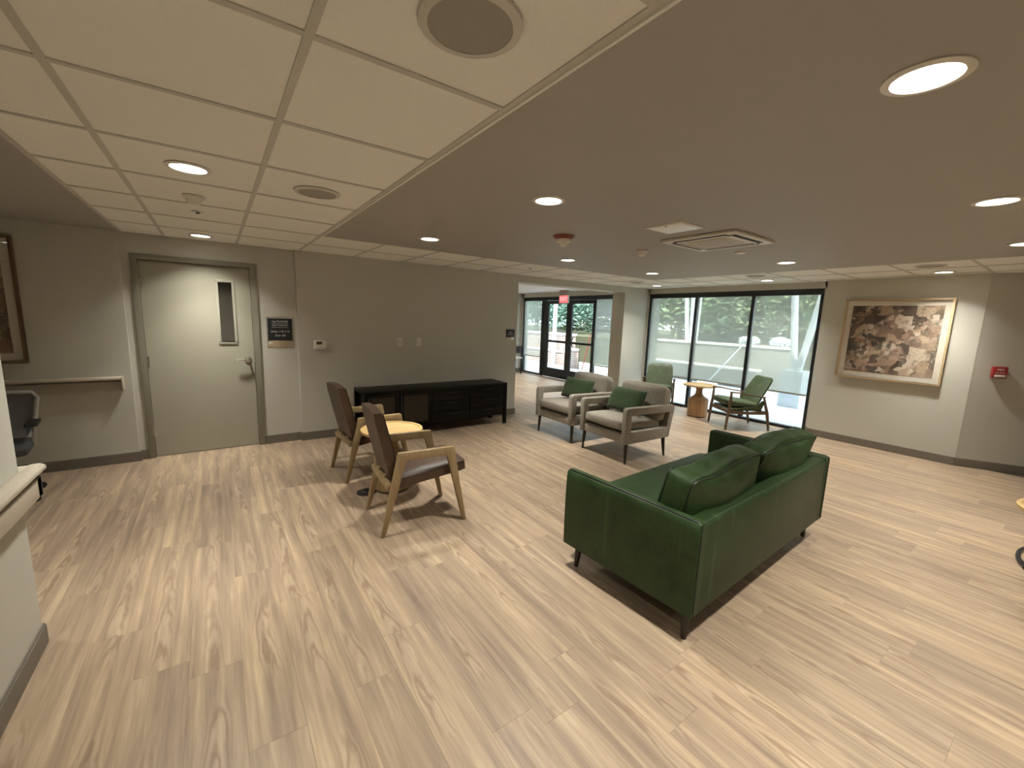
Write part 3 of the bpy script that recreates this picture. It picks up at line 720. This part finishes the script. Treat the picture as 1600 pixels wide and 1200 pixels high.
l1['label'] = 'green leather lounge chair with teak arms right of the drum table'; l1['group'] = 'green lounge chairs'
l2 = copy_tree(l1); l2.location = (6.88, 4.80, 0); l2.rotation_euler.z = math.radians(214)
l2['label'] = 'green leather lounge chair in the corner, left of the drum table'

# ------------------------------------------------------------------ pictures
def art_mat(name, dark):
    t = NT(name); v = t.coord(); x, y, z = t.sep(v)[:3]
    v2 = t.comb(y, z, 0.0)
    warp = t.n('ShaderNodeVectorMath', _operation='ADD', i0=v2, i1=t.n('ShaderNodeVectorMath', _operation='SCALE', i0=t.n('ShaderNodeTexNoise', Vector=v2, Scale=9.0).outputs[1], Scale=.012).outputs[0]).outputs[0]
    vo = t.n('ShaderNodeTexVoronoi', _distance='CHEBYCHEV', Vector=warp, Scale=8.0, Randomness=1.0); cr_ = t.sep(vo.outputs['Color'])
    vo2 = t.n('ShaderNodeTexVoronoi', _distance='CHEBYCHEV', Vector=warp, Scale=19.0, Randomness=1.0); c2_ = t.sep(vo2.outputs['Color'])
    # darker left, tan right, as the collage is made
    g = t.n('ShaderNodeMapRange', Value=y, i1=.45, i2=-.45, i3=-.16, i4=.20).outputs[0]
    base = t.ramp(t.math('ADD', cr_[0], g), [(0, (.05, .04, .032)), (.22, (.14, .10, .08)), (.42, (.30, .20, .15)), (.6, (.43, .31, .23)), (.78, (.50, .37, .25)), (1, (.62, .53, .42))])
    pal2 = t.ramp(c2_[1], [(0, (.035, .03, .028)), (.25, (.20, .12, .08)), (.45, (.10, .13, .10)), (.62, (.40, .22, .14)), (.8, (.60, .50, .38)), (1, (.75, .70, .62))])
    msk = t.noise(v2, 5.0, 2); msk = t.n('ShaderNodeMapRange', Value=msk, i1=.48, i2=.56).outputs[0]
    c = t.mix(t.math('MULTIPLY', msk, .8), base, pal2)
    scr = t.noise(v2, 24, 4, .7, 3.0); scr = t.n('ShaderNodeMapRange', Value=scr, i1=.57, i2=.62).outputs[0]
    sm = t.n('ShaderNodeMapRange', Value=t.noise(t.n('ShaderNodeVectorMath', _operation='ADD', i0=v2, i1=(3.1, 1.7, 0)).outputs[0], 3.4, 1), i1=.5, i2=.58).outputs[0]
    c = t.mix(t.math('MULTIPLY', t.math('MULTIPLY', scr, sm), .85), c, (.03, .026, .024))
    ws = t.noise(v2, 30, 3, .6, 2.5); ws = t.n('ShaderNodeMapRange', Value=ws, i1=.58, i2=.63).outputs[0]
    wm = t.n('ShaderNodeMapRange', Value=t.math('ADD', t.noise(v2, 4.0, 1), t.math('MULTIPLY', y, -.35)), i1=.52, i2=.62).outputs[0]
    c = t.mix(t.math('MULTIPLY', t.math('MULTIPLY', ws, wm), .8), c, (.74, .68, .56))
    if dark: c = t.mix(.45, c, (.16, .11, .07))
    return t.out(c, .7, 0, .2)
def picture(lab, loc, rz_, w_, h_, fmat, amat, grp):
    t_ = thing('framed_picture', lab, 'picture', loc, rz_, grp)     # faces local -x
    hw = w_/2; fw = .022
    MB().box(-.045, 0, -hw, hw, 0, fw).box(-.045, 0, -hw, hw, h_-fw, h_).box(-.045, 0, -hw, -hw+fw, fw, h_-fw).box(-.045, 0, hw-fw, hw, fw, h_-fw).build('frame', M[fmat], t_, .002)
    MB().box(-.012, -.004, -hw+fw, hw-fw, fw, h_-fw).build('mat_board', M['matb'], t_)
    me_ = MB().box(-.0145, -.012, -hw+.085, hw-.085, -h_/2+.09, h_/2-.09).build('print', amat, t_); me_.location = (0, 0, h_/2)
    MB().box(-.036, -.034, -hw+fw, hw-fw, fw, h_-fw).build('glass_pane', M['artglass'], t_)
picture('square collage picture in a pale wood frame beside the window', (XA, 1.62, .94), 0, 1.075, 1.075, 'frameoak', art_mat('collage_print', False), 'framed pictures')
picture('picture in a brown wood frame above the handrail at far left', (-1.93, 5.57, 1.04), math.radians(90), 1.08, 1.10, 'framebrown', art_mat('tan_print', True), 'framed pictures')

# ------------------------------------------------------------------ wall fittings
def on_back(name, lab, cat, x, z, y=5.57): return thing(name, lab, cat, (x, y, z))
s1 = on_back('room_sign', 'navy floor sign on a steel backplate right of the door', 'sign', .622, 1.16, dy)
MB().box(-.135, .135, -.006, 0, 0, .355).build('backplate', M['steel'], s1, .002)
MB().box(-.125, .127, -.014, -.006, .078, .335).build('sign_panel', M['signblue'], s1, .002)
RB = Matrix.Rotation(PI/2, 4, 'X')
for body, z, sz in (('1st FLOOR', .298, .036), ('EAST CORRIDOR', .253, .0205), ('Units 110-114', .183, .034), ('Stair #3', .137, .034)):
    text_obj('lettering', body, sz, M['ink'], s1, TR((0, -.0148, z)) @ RB)
for z in (.274, .231): MB().box(-.088, .088, -.0152, -.0138, z-.0012, z+.0012).build('rule_line', M['ink'], s1)
MB().box(-.122, -.082, -.0085, -.006, .03, .06).build('holder_clip', M['whitemetal'], s1, .002)
s2 = on_back('room_sign', 'small black sign at the end of the back wall', 'sign', 3.902, 1.245)
MB().box(-.07, .07, -.006, 0, 0, .12).build('backplate', M['steel'], s2, .002)
MB().box(-.082, .082, -.013, -.004, .045, .17).build('sign_panel', M['signblue'], s2, .002)
text_obj('lettering', 'EAST', .028, M['ink'], s2, TR((0, -.0138, .124)) @ RB); text_obj('lettering', 'CORRIDOR', .022, M['ink'], s2, TR((0, -.0138, .092)) @ RB)
th_ = on_back('thermostat', 'white wall thermostat with small grey display', 'thermostat', 1.04, 1.137)
MB().box(-.068, .062, -.024, 0, 0, .105).build('body', M['white'], th_, .005, 3)
MB().box(-.042, .022, -.0252, -.0235, .055, .092).build('display', M['lcd'], th_)
MB().box(.055, .071, -.028, -.004, .022, .098).build('side_dial', M['white'], th_, .003)
for k in range(3): MB().box(-.03+k*.022, -.016+k*.022, -.0265, -.0235, .018, .026).build('button', M['whitemetal'], th_, .001)
p1 = on_back('wall_plate', 'white coaxial wall plate, left of the two above the credenza', 'wall plate', 2.057, 1.16)
MB().box(-.036, .036, -.006, 0, 0, .117).build('plate', M['white'], p1, .003)
xform(MB().lathe([(0, 0), (.007, 0), (.007, .012), (0, .012)], 12), TR((0, -.006, .058), rx=PI/2)).build('coax_jack', M['grille'], p1)
p2 = on_back('wall_plate', 'white duplex socket plate, right of the two above the credenza', 'wall plate', 2.327, 1.16)
MB().box(-.04, .04, -.006, 0, 0, .117).build('plate', M['white'], p2, .003)
for z in (.033, .084): MB().box(-.017, .017, -.0085, -.005, z-.014, z+.014).build('socket', M['matb'], p2, .003)
pa = A0 + ad*.215
ps = thing('pull_station', 'red fire alarm pull station on the angled wall', 'fire alarm', (pa.x, pa.y, 1.10), math.atan2(an.y, an.x) + PI/2)
MB().box(-.06, .06, -.05, 0, 0, .132).build('housing', M['red'], ps, .005)
MB().box(-.045, .045, -.062, -.048, .012, .04).build('pull_bar', M['white'], ps, .004)
text_obj('lettering', 'FIRE', .032, M['ink'], ps, TR((0, -.0508, .098)) @ RB); text_obj('lettering', 'PULL DOWN', .013, M['ink'], ps, TR((0, -.0508, .062)) @ RB)

# handrails
def rail_profile(): return [(0, 0), (.028, 0), (.028, .086), (.036, .094), (.062, .098), (.07, .112), (.068, .128), (.054, .14), (.034, .141), (.02, .132), (0, .13)]
hr = thing('handrail', 'vinyl bumper handrail on the wall below the left picture', 'handrail', (0, 5.57, .752))
MB().prism([(-q[0], q[1]) for q in rail_profile()[:1]] + [(-.045, 0), (-.045, .092), (-.0, .092)], -2.9, -.79, 'x').build('bumper', M['railb'], hr, .003)
MB().prism([(0, .10), (-.03, .10), (-.055, .104), (-.068, .118), (-.064, .134), (-.05, .142), (-.02, .138), (0, .13)], -2.9, -.785, 'x').build('grip', M['rail'], hr, .003)
MB().box(-.79, -.775, -.066, 0, 0, .14).build('end_cap', M['rail'], hr, .006)
hn = thing('handrail', 'vinyl bumper handrail wrapping the wall corner at left edge', 'handrail', (-.745, 0, .712))
gp = [(0, .10), (.03, .10), (.055, .104), (.07, .118), (.068, .134), (.05, .144), (.02, .142), (0, .13)]
MB().prism([(0, 0), (.052, 0), (.052, .088), (0, .088)], -2.5, 2.715, 'y').build('bumper', M['rail'], hn, .003)
MB().prism(gp, -2.5, 2.73, 'y').build('grip', M['rail'], hn, .004)
MB().box(-.14, .052, 2.66, 2.712, 0, .088).build('return_bumper', M['rail'], hn, .003)
MB().prism([(2.66+q[0], q[1]) for q in gp], -.14, .06, 'x').build('return_grip', M['rail'], hn, .004)

# ------------------------------------------------------------------ ceiling fittings
def speaker(x, y, lab):
    t_ = thing('ceiling_speaker', lab, 'speaker', (x, y, H), 0, 'round ceiling speakers')
    MB().ring([(.128, 0), (.126, -.005), (.104, -.008), (.103, 0)], 36).build('bezel', M['bezel'], t_, 0, 2, 40)
    MB().lathe([(0, -.007), (.06, -.0065), (.104, -.005), (.104, .0)], 36).build('grille', M['grille'], t_, 0, 2, 40)
speaker(.553, 1.0, 'large round ceiling speaker at the top of the photo'); speaker(.545, 2.83, 'round ceiling speaker in the tile strip right of the left downlight')
speaker(5.99, 4.80, 'flat ceiling speaker in the tile strip near the window corner'); speaker(6.13, 2.90, 'flat ceiling speaker above the middle of the window'); speaker(6.19, 1.165, 'flat ceiling speaker beside the downlight above the collage')
def detector(x, y, lab, r_=.06):
    t_ = thing('smoke_detector', lab, 'smoke detector', (x, y, H), 0, 'smoke detectors')
    MB().lathe([(r_, 0), (r_, -.012), (r_*.93, -.016)][::-1], 28).build('base', M['white'], t_, 0, 2, 40)
    MB().lathe([(0, -.05), (r_*.5, -.048), (r_*.66, -.036), (r_*.7, -.022), (r_*.85, -.015)], 28).build('chamber', M['white'], t_, 0, 2, 40)
detector(-.063, 3.484, 'white smoke detector in ceiling tile behind the left downlight'); detector(3.458, 2.735, 'white smoke detector on the painted soffit near the cassette')
st = thing('fire_strobe', 'red-based fire strobe with clear dome on the soffit', 'fire strobe', (2.44, 2.744, H))
MB().lathe([(.055, -.028), (.07, -.022), (.092, -.004), (.092, 0)], 32).build('base', M['redbase'], st, 0, 2, 40)
MB().lathe([(0, -.085), (.02, -.083), (.032, -.07), (.04, -.052), (.058, -.045), (.06, -.027)], 28).build('dome', M['white'], st, 0, 2, 50)
cp = MB().lathe([(0, -.012), (.04, -.012), (.046, -.009), (.046, 0)], 28).build('sprinkler_cover', M['whitemetal'], None, 0, 2, 40); cp.location = (4.124, 2.114, H)
tag(cp, 'small white concealed sprinkler cover right of the cassette', 'sprinkler')
def sprinkler(x, y, lab):
    t_ = thing('sprinkler', lab, 'sprinkler', (x, y, H), 0, 'recessed sprinklers')
    MB().lathe([(.022, -.006), (.036, -.004), (.038, 0)], 20).build('escutcheon', M['steel'], t_, 0, 2, 40)
    MB().lathe([(.0, -.014), (.016, -.012), (.010, -.010), (.008, -.003)], 12).build('head', M['dark'], t_, 0, 2, 40)
sprinkler(-.055, 4.0, 'sprinkler head in ceiling tile between smoke detector and door downlight'); sprinkler(3.6, 4.71, 'sprinkler head in tile strip above the entrance opening')
ac = thing('air_cassette', 'square white ceiling air cassette with louvres and grille', 'air conditioner', (3.44, 1.975, H))
s_ = .318
MB().box(-s_, s_, -s_, s_, -.022, 0).build('panel', M['whitemetal'], ac, .008, 3)
gr = MB().box(-.17, .17, -.17, .17, -.03, -.02).build('intake_grille', M['whitemetal'], ac, .004)
for k in range(15):
    y = -.15+k*.0214; MB().box(-.155, .155, y-.003, y+.003, -.0315, -.0295).build('grille_slot', M['grille'], gr)
for k in range(4):
    a_ = k*PI/2
    xform(MB().box(-.225, .225, .212, .274, -.0232, -.020), TR(rz=a_)).build('outlet_slot', M['dark'], ac)
    xform(MB().hexa([(-.21, .214, -.028), (.21, .214, -.028), (.21, .238, -.0255), (-.21, .238, -.0255)], [(-.21, .214, -.0245), (.21, .214, -.0245), (.21, .238, -.0235), (-.21, .238, -.0235)]), TR(rz=a_)).build('louvre', M['whitemetal'], ac)
hp = thing('access_panel', 'small white access panel beside the air cassette', 'access panel', (2.80, 1.942, H))
MB().box(-.145, .145, -.15, .15, -.004, 0).build('frame', M['whitemetal'], hp, .001)
MB().box(-.125, .125, -.13, .13, -.0075, -.003).build('hatch', plain('hatch_white', (.92, .92, .90), .3), hp, .001)
MB().lathe([(0, -.009), (.008, -.009), (.008, -.004)], 12, (-.10, .0)).build('latch', M['dark'], hp)

# ------------------------------------------------------------------ office chair in the alcove
oc = thing('office_chair', 'grey mesh office chair half hidden at the left edge', 'office chair', (-1.52, 4.95, 0), math.radians(8))
bf = [(.18, .12, .42), (.22, .17, .50), (.245, .20, .62), (.265, .23, .78), (.24, .235, .825), (0, .25, .835), (-.24, .235, .825), (-.265, .23, .78), (-.245, .20, .62), (-.22, .17, .50), (-.18, .12, .42)]
bkf = MB().tube(bf + [(0, .10, .40)], .016, 8, True).build('back_frame', M['grey_plastic'], oc, 0, 2, 60)
msh = MB(); rows = [(.19, .15, .46), (.225, .185, .52), (.24, .205, .62), (.258, .23, .76), (.24, .238, .815)]
for k in range(4):
    a_, b_ = rows[k], rows[k+1]
    msh.hexa([(-a_[0], a_[1], a_[2]), (a_[0], a_[1], a_[2]), (a_[0], a_[1]+.006, a_[2]), (-a_[0], a_[1]+.006, a_[2])], [(-b_[0], b_[1], b_[2]), (b_[0], b_[1], b_[2]), (b_[0], b_[1]+.006, b_[2]), (-b_[0], b_[1]+.006, b_[2])])
msh.build('mesh_back', plain('grey_mesh_fabric', (.13, .13, .125), .8, 0, .2, .1, 300), bkf)
xform(cushion((.235, .225, .035), .025, (.005, .005, .012), 8), TR((0, -.1, .435))).build('seat', plain('charcoal_seat', (.06, .06, .06), .9), oc, 0, 2, 60)
for s in (-1, 1):
    MB().tube([(s*.2, -.02, .41), (s*.245, -.02, .42), (s*.25, -.02, .60)], .014, 8).build('arm_support', M['grey_plastic'], oc, 0, 2, 60)
    xform(cushion((.04, .12, .014), .012, (0, 0, .004), 6), TR((s*.25, -.04, .61))).build('arm_pad', M['black'], oc, 0, 2, 60)
MB().tube([(0, -.05, .07), (0, -.05, .41)], .025, 12).build('gas_column', M['black'], oc, 0, 2, 60)
for k in range(5):
    a_ = 2*PI*k/5+.62; cx, cy = .29*math.cos(a_), -.05+.29*math.sin(a_)
    sp = MB().tube([(0, -.05, .10), (.5*cx, -.05+.5*(cy+.05), .09), (cx, cy, .068)], [.024, .02, .014], 8).build('base_arm', M['grey_plastic'], oc, 0, 2, 60)
    xform(MB().lathe([(0, -.012), (.026, -.012), (.028, 0), (.026, .012), (0, .012)], 14), TR((cx, cy, .028), rx=PI/2, rz=a_)).build('caster', M['black'], sp, 0, 2, 40)

# ------------------------------------------------------------------ loose things at the right edge
cb = MB(); pts = []
for k in range(70):
    u = k/69; a_ = u*2*PI*2.3 + 2.6
    pts.append((4.70 + (.30-.04*u)*math.cos(a_), .03 + (.118-.02*u)*math.sin(a_), .010 + .018*k/69))
pts += [(4.75+.12*k, -.09-.05*k, .03-.004*k) for k in range(6)]
o = cb.tube(pts, .0075, 8).build('power_cord', M['black'], None, 0, 2, 60); tag(o, 'coil of black power cord on the floor at right edge', 'cord')
vc = thing('side_chair', 'dark slim chair just visible beyond the end of back wall', 'chair', (7.12, 10.02, 0), math.radians(180))
for x, y in ((-.19, -.19), (.19, -.19), (-.19, .2), (.19, .2)): MB().box(x-.016, x+.016, y-.016, y+.016, 0, .45 if y < 0 else .82).build('leg', M['darkleg'], vc, .003)
xform(cushion((.22, .22, .025), .015, (0, 0, .01), 6), TR((0, 0, .465))).build('seat', M['white'], vc, 0, 2, 60)
MB().box(-.19, .19, .185, .215, .60, .82).build('backrest', M['darkleg'], vc, .006)

# ------------------------------------------------------------------ outside
struct(MB().box(XS+.06, 40, -14, 40, -.3, -.02).build('patio', M['concrete']))
struct(MB().box(XW+.15, XS+.06, -3, 5.9, -.3, -.02).build('patio_edge', M['concrete']))
struct(MB().box(-5, XS+.3, -5, 16, 3.4, 4.6).build('unseen_shade_slab', M['cream'])); struct(MB().box(9.6, 9.9, -1.0, 9.2, 2.98, 3.3).build('trim_3', M['colw'])); struct(MB().box(11.85, 12.15, 1.0, 11, 2.98, 3.3).build('trim_2', M['colw']))  # unseen slab over the building, added and sized to shade the patio; then beams
struct(MB().box(XW+.15, XS+.4, -3, 16, 2.5, 3.4).build('facade_band', M['cream']))
rw = thing('retaining_wall', 'cream block retaining wall with pale cap across the patio', 'wall', (11.55, 6.9, -.02))
for k in range(9): MB().box(0, .35, -2.45+k*.545, -2.45+(k+1)*.545-.004, 0, 1.08).build('block_panel', M['cream'], rw, .004)
MB().box(-.03, .38, -2.47, 2.47, 1.08, 1.14).build('cap', M['cap'], rw, .006)
MB().box(-.25, 0, -1.9, 2.45, .0, .47).build('ledge_wall', M['cream'], rw, .004); MB().box(-.28, 0, -1.9, 2.45, .47, .52).build('ledge_cap', M['cap'], rw, .006)
struct(MB().box(11.9, 40, -14, 40, -.02, 1.0).build('planting_bed', M['soil']))
def brickm():
    t = NT('red_brown_brick'); v = t.coord(); x, y, z = t.sep(v)[:3]
    b_ = t.n('ShaderNodeTexBrick', Vector=t.comb(y, z, 0.0), Color1=(.30, .19, .16), Color2=(.38, .27, .23), Mortar=(.55, .52, .48), Scale=1.0, **{'Mortar Size': .008, 'Brick Width': .21, 'Row Height': .075})
    return t.out(b_.outputs[0], .8)
M['brick'] = brickm()
bw = thing('brick_wall', 'low brick planter wall outside the entrance doors', 'wall', (10.6, 12.9, -.02))
MB().box(0, .3, -1.6, 2.4, 0, 1.08).build('wall_body', M['brick'], bw, .004); MB().box(-.03, .33, -1.63, 2.43, 1.08, 1.15).build('cap', M['cap'], bw, .006)
MB().box(-.3, 0, -1.6, 2.4, 0, .46).build('ledge', M['brick'], bw, .004); MB().box(-.33, 0, -1.6, 2.4, .46, .52).build('ledge_cap', M['cap'], bw, .006)
bp_ = thing('brick_pier', 'short brick pier outside the right entrance door', 'pier', (10.0, 10.40, -.02))
MB().box(-.1, .1, -.12, .12, 0, .62).build('pier_body', M['brick'], bp_, .004); MB().box(-.12, .12, -.14, .14, .62, .68).build('cap', M['cap'], bp_, .006)
o = MB().tube([(0, 0, 0), (0, 0, .9)], .014, 8).tube([(0, 0, .012), (0, 0, .02)], .05, 12).build('bollard_post', M['black'], None, 0, 2, 50); o.location = (10.0, 10.17, -.02); tag(o, 'thin black post beside the brick pier', 'post')
o = MB().tube([(0, .12, 0), (0, -.12, .85), (0, -.16, 1.2)], .016, 8).build('red_pole', M['red'], None, 0, 2, 50); o.location = (10.0, 9.88, -.02); tag(o, 'red leaning pole outside the right entrance door', 'pole')
o = MB().lathe([(.11, 0), (.11, .03), (.075, .04), (.075, 3.2)], 20).build('white_post', M['colw'], None, 0, 2, 40); o.location = (10.1, 11.6, -.02); tag(o, 'white round post outside the left entrance door', 'post')
def vcol(x, y, spread, lab, base=True):
    t_ = thing('v_column', lab, 'column', (x, y, -.02), 0, 'white V-shaped columns')
    if base: MB().box(-.2, .2, -.2, .2, 0, .75).build('pier_block', M['colw'], t_, .01)
    for a_, b_ in spread: MB().tube([(0, a_, .74 if base else .2), (0, b_, 3.02)], .065, 16).build('strut', M['colw'], t_, 0, 2, 50)
vcol(9.75, 3.58, ((.04, .28), (-.04, -.40)), 'white V-shaped steel column outside the right window pane')
vcol(12.0, 7.35, ((.10, .36), (-.02, .10), (-.12, -.16)), 'white slanted steel columns outside the left window pane', True)
br = thing('push_broom', 'white push broom leaning on the patio retaining wall', 'broom', (11.0, 6.15, -.02))
MB().tube([(0, 0, .06), (.5, -.62, 1.16)], .016, 8).build('handle', M['colw'], br, 0, 2, 50); MB().box(-.04, .04, -.28, .28, .02, .075).build('head', M['colw'], br, .01); MB().box(-.03, .03, -.27, .27, 0, .025).build('bristles', M['cream'], br)
def bag(x, y, sx, sy, sz, lab):
    m = cushion((sx, sy, sz), sz*.8, (.02, .02, .03), 8); rr_ = random.Random(int(x*97+y*13))
    m.v = [(p[0]+rr_.uniform(-.025, .025), p[1]+rr_.uniform(-.025, .025), p[2]+rr_.uniform(-.015, .025)) for p in m.v]
    o = m.build('white_bag', M['colw'], None, 0, 2, 50); o.location = (x, y, 1.12+sz); tag(o, lab, 'bag', 'white bags on the retaining wall')
bag(11.75, 5.52, .16, .22, .09, 'white bag on the wall cap behind the middle pane'); bag(11.75, 4.75, .15, .2, .10, 'white bag on the wall cap behind the right pane')

def leaf_mat(name, c1, c2):
    t = NT(name); rnd = t.n('ShaderNodeAttribute', _attribute_name='tone').outputs['Fac']
    c = t.ramp(rnd, [(0, c1), (1, c2)]); t.out(c, .5, 0, .4)
    tl = t.n('ShaderNodeBsdfTranslucent', Color=c); mx = t.n('ShaderNodeMixShader', i0=.4, i1=t.b.outputs[0], i2=tl.outputs[0]); t.t.links.new(mx.outputs[0], t.t.nodes['Material Output'].inputs[0]); return t.m
M['leaf'] = leaf_mat('green_leaves', (.08, .14, .05), (.66, .78, .48)); M['leaf2'] = leaf_mat('bluish_leaves', (.06, .14, .10), (.46, .68, .56))
M['leaf3'] = leaf_mat('dark_evergreen_leaves', (.018, .035, .016), (.09, .14, .06))
def tree(x, y, z0, stems, hgt, crown, nleaf, lab, mat='leaf', grp='trees beyond the patio', sz=.11):
    t_ = thing('tree', lab, 'tree', (x, y, z0), 0, grp); rr_ = random.Random(int(x*31+y*77))
    tips = []; m = MB()
    for k in range(stems):
        a_ = 2*PI*k/stems + rr_.uniform(-.3, .3); lean = rr_.uniform(.25, .5)*min(1, crown/hgt/.5)
        p = [(.04*math.cos(a_), .04*math.sin(a_), 0)]
        for q in range(1, 6):
            u = q/5; p.append((lean*hgt*.55*u**1.3*math.cos(a_)+rr_.uniform(-.05, .05), lean*hgt*.55*u**1.3*math.sin(a_)+rr_.uniform(-.05, .05), hgt*.8*u))
        m.tube(p, [.045-.006*q for q in range(6)], 7)
        for q in (2, 3, 4):
            e_ = (p[q][0]*.8+rr_.uniform(-.45, .45)*crown, p[q][1]*.8+rr_.uniform(-.45, .45)*crown, p[q][2]+rr_.uniform(.3, .8)); m.tube([p[q], e_], [.02, .007], 6); tips.append(e_)
        tips.append(p[-1])
    m.build('trunk', M['bark'], t_, 0, 2, 60)
    L_ = MB(); tone = []
    for k in range(nleaf):
        c = rr_.choice(tips) if rr_.random() < .6 else (rr_.gauss(0, crown*.5), rr_.gauss(0, crown*.5), rr_.uniform(.30 if sz < .15 else .02, 1.05)*hgt)
        q = Vector(c) + Vector((rr_.gauss(0, crown*.28), rr_.gauss(0, crown*.28), rr_.gauss(0, crown*.22)))
        rad_ = math.hypot(q.x, q.y); lim = crown*(.86 + .06*rr_.random())
        if rad_ > lim: q.x *= lim/rad_; q.y *= lim/rad_
        q.z = max(q.z, .15)
        ax = Vector((rr_.gauss(0, 1), rr_.gauss(0, 1), rr_.gauss(0, .6))).normalized(); bx2 = ax.orthogonal().normalized(); s2 = sz*rr_.uniform(.6, 1.3)
        L_.add([q-ax*s2, q+bx2*s2*.42, q+ax*s2, q-bx2*s2*.42], [(0, 1, 2, 3)]); tone.append(rr_.random())
    me_ = bpy.data.meshes.new('foliage'); me_.from_pydata(L_.v, [], L_.f); me_.materials.append(M[mat])
    at_ = me_.attributes.new('tone', 'FLOAT', 'FACE')
    for i, v_ in enumerate(tone): at_.data[i].value = v_
    o_ = bpy.data.objects.new('foliage', me_); C.objects.link(o_); o_.parent = t_; o_['kind'] = 'stuff'
tree(13.6, 7.05, 1.0, 5, 1.9, 1.0, 9000, 'multi-stem leafy tree behind the middle window pane', sz=.135)
tree(13.6, 5.0, 1.0, 5, 1.85, 1.0, 9000, 'multi-stem leafy tree behind the right window pane', sz=.135)
tree(14.4, 9.3, 1.0, 3, 2.3, 1.15, 8000, 'leafy tree behind the left window pane', sz=.135)
tree(15.8, 3.4, 1.0, 3, 2.6, 1.15, 7000, 'dense tree farthest right behind the retaining wall', sz=.135)
tree(14.2, 15.2, .95, 3, 2.6, 1.25, 9000, 'tree with bluish leaves seen through the right entrance door', 'leaf2')
tree(14.2, 17.8, .95, 3, 2.6, 1.25, 9000, 'tree with bluish leaves seen through the left entrance door', 'leaf2')
tree(19.0, 12.7, .95, 3, 4.0, 2.0, 6000, 'tall leafy tree far beyond the entrance doors', 'leaf')
for k, (hx_, hy_) in enumerate(((18.6, 2.6), (17.2, 5.9), (17.2, 9.0), (18.5, 16.5), (18.5, 19.7))):
    tree(hx_, hy_, .95, 3, 3.6, 1.5, 7000, ('dense evergreen at the far right behind the window wall', 'dense evergreen behind the middle window pane', 'dense evergreen behind the left window pane', 'dense evergreen behind the right entrance door', 'dense evergreen behind the left entrance door')[k], 'leaf3', 'evergreens closing off the garden', .17)
tree(21.5, 7.5, .95, 3, 5.0, 2.2, 6000, 'tall leafy tree far behind the wide window', 'leaf')
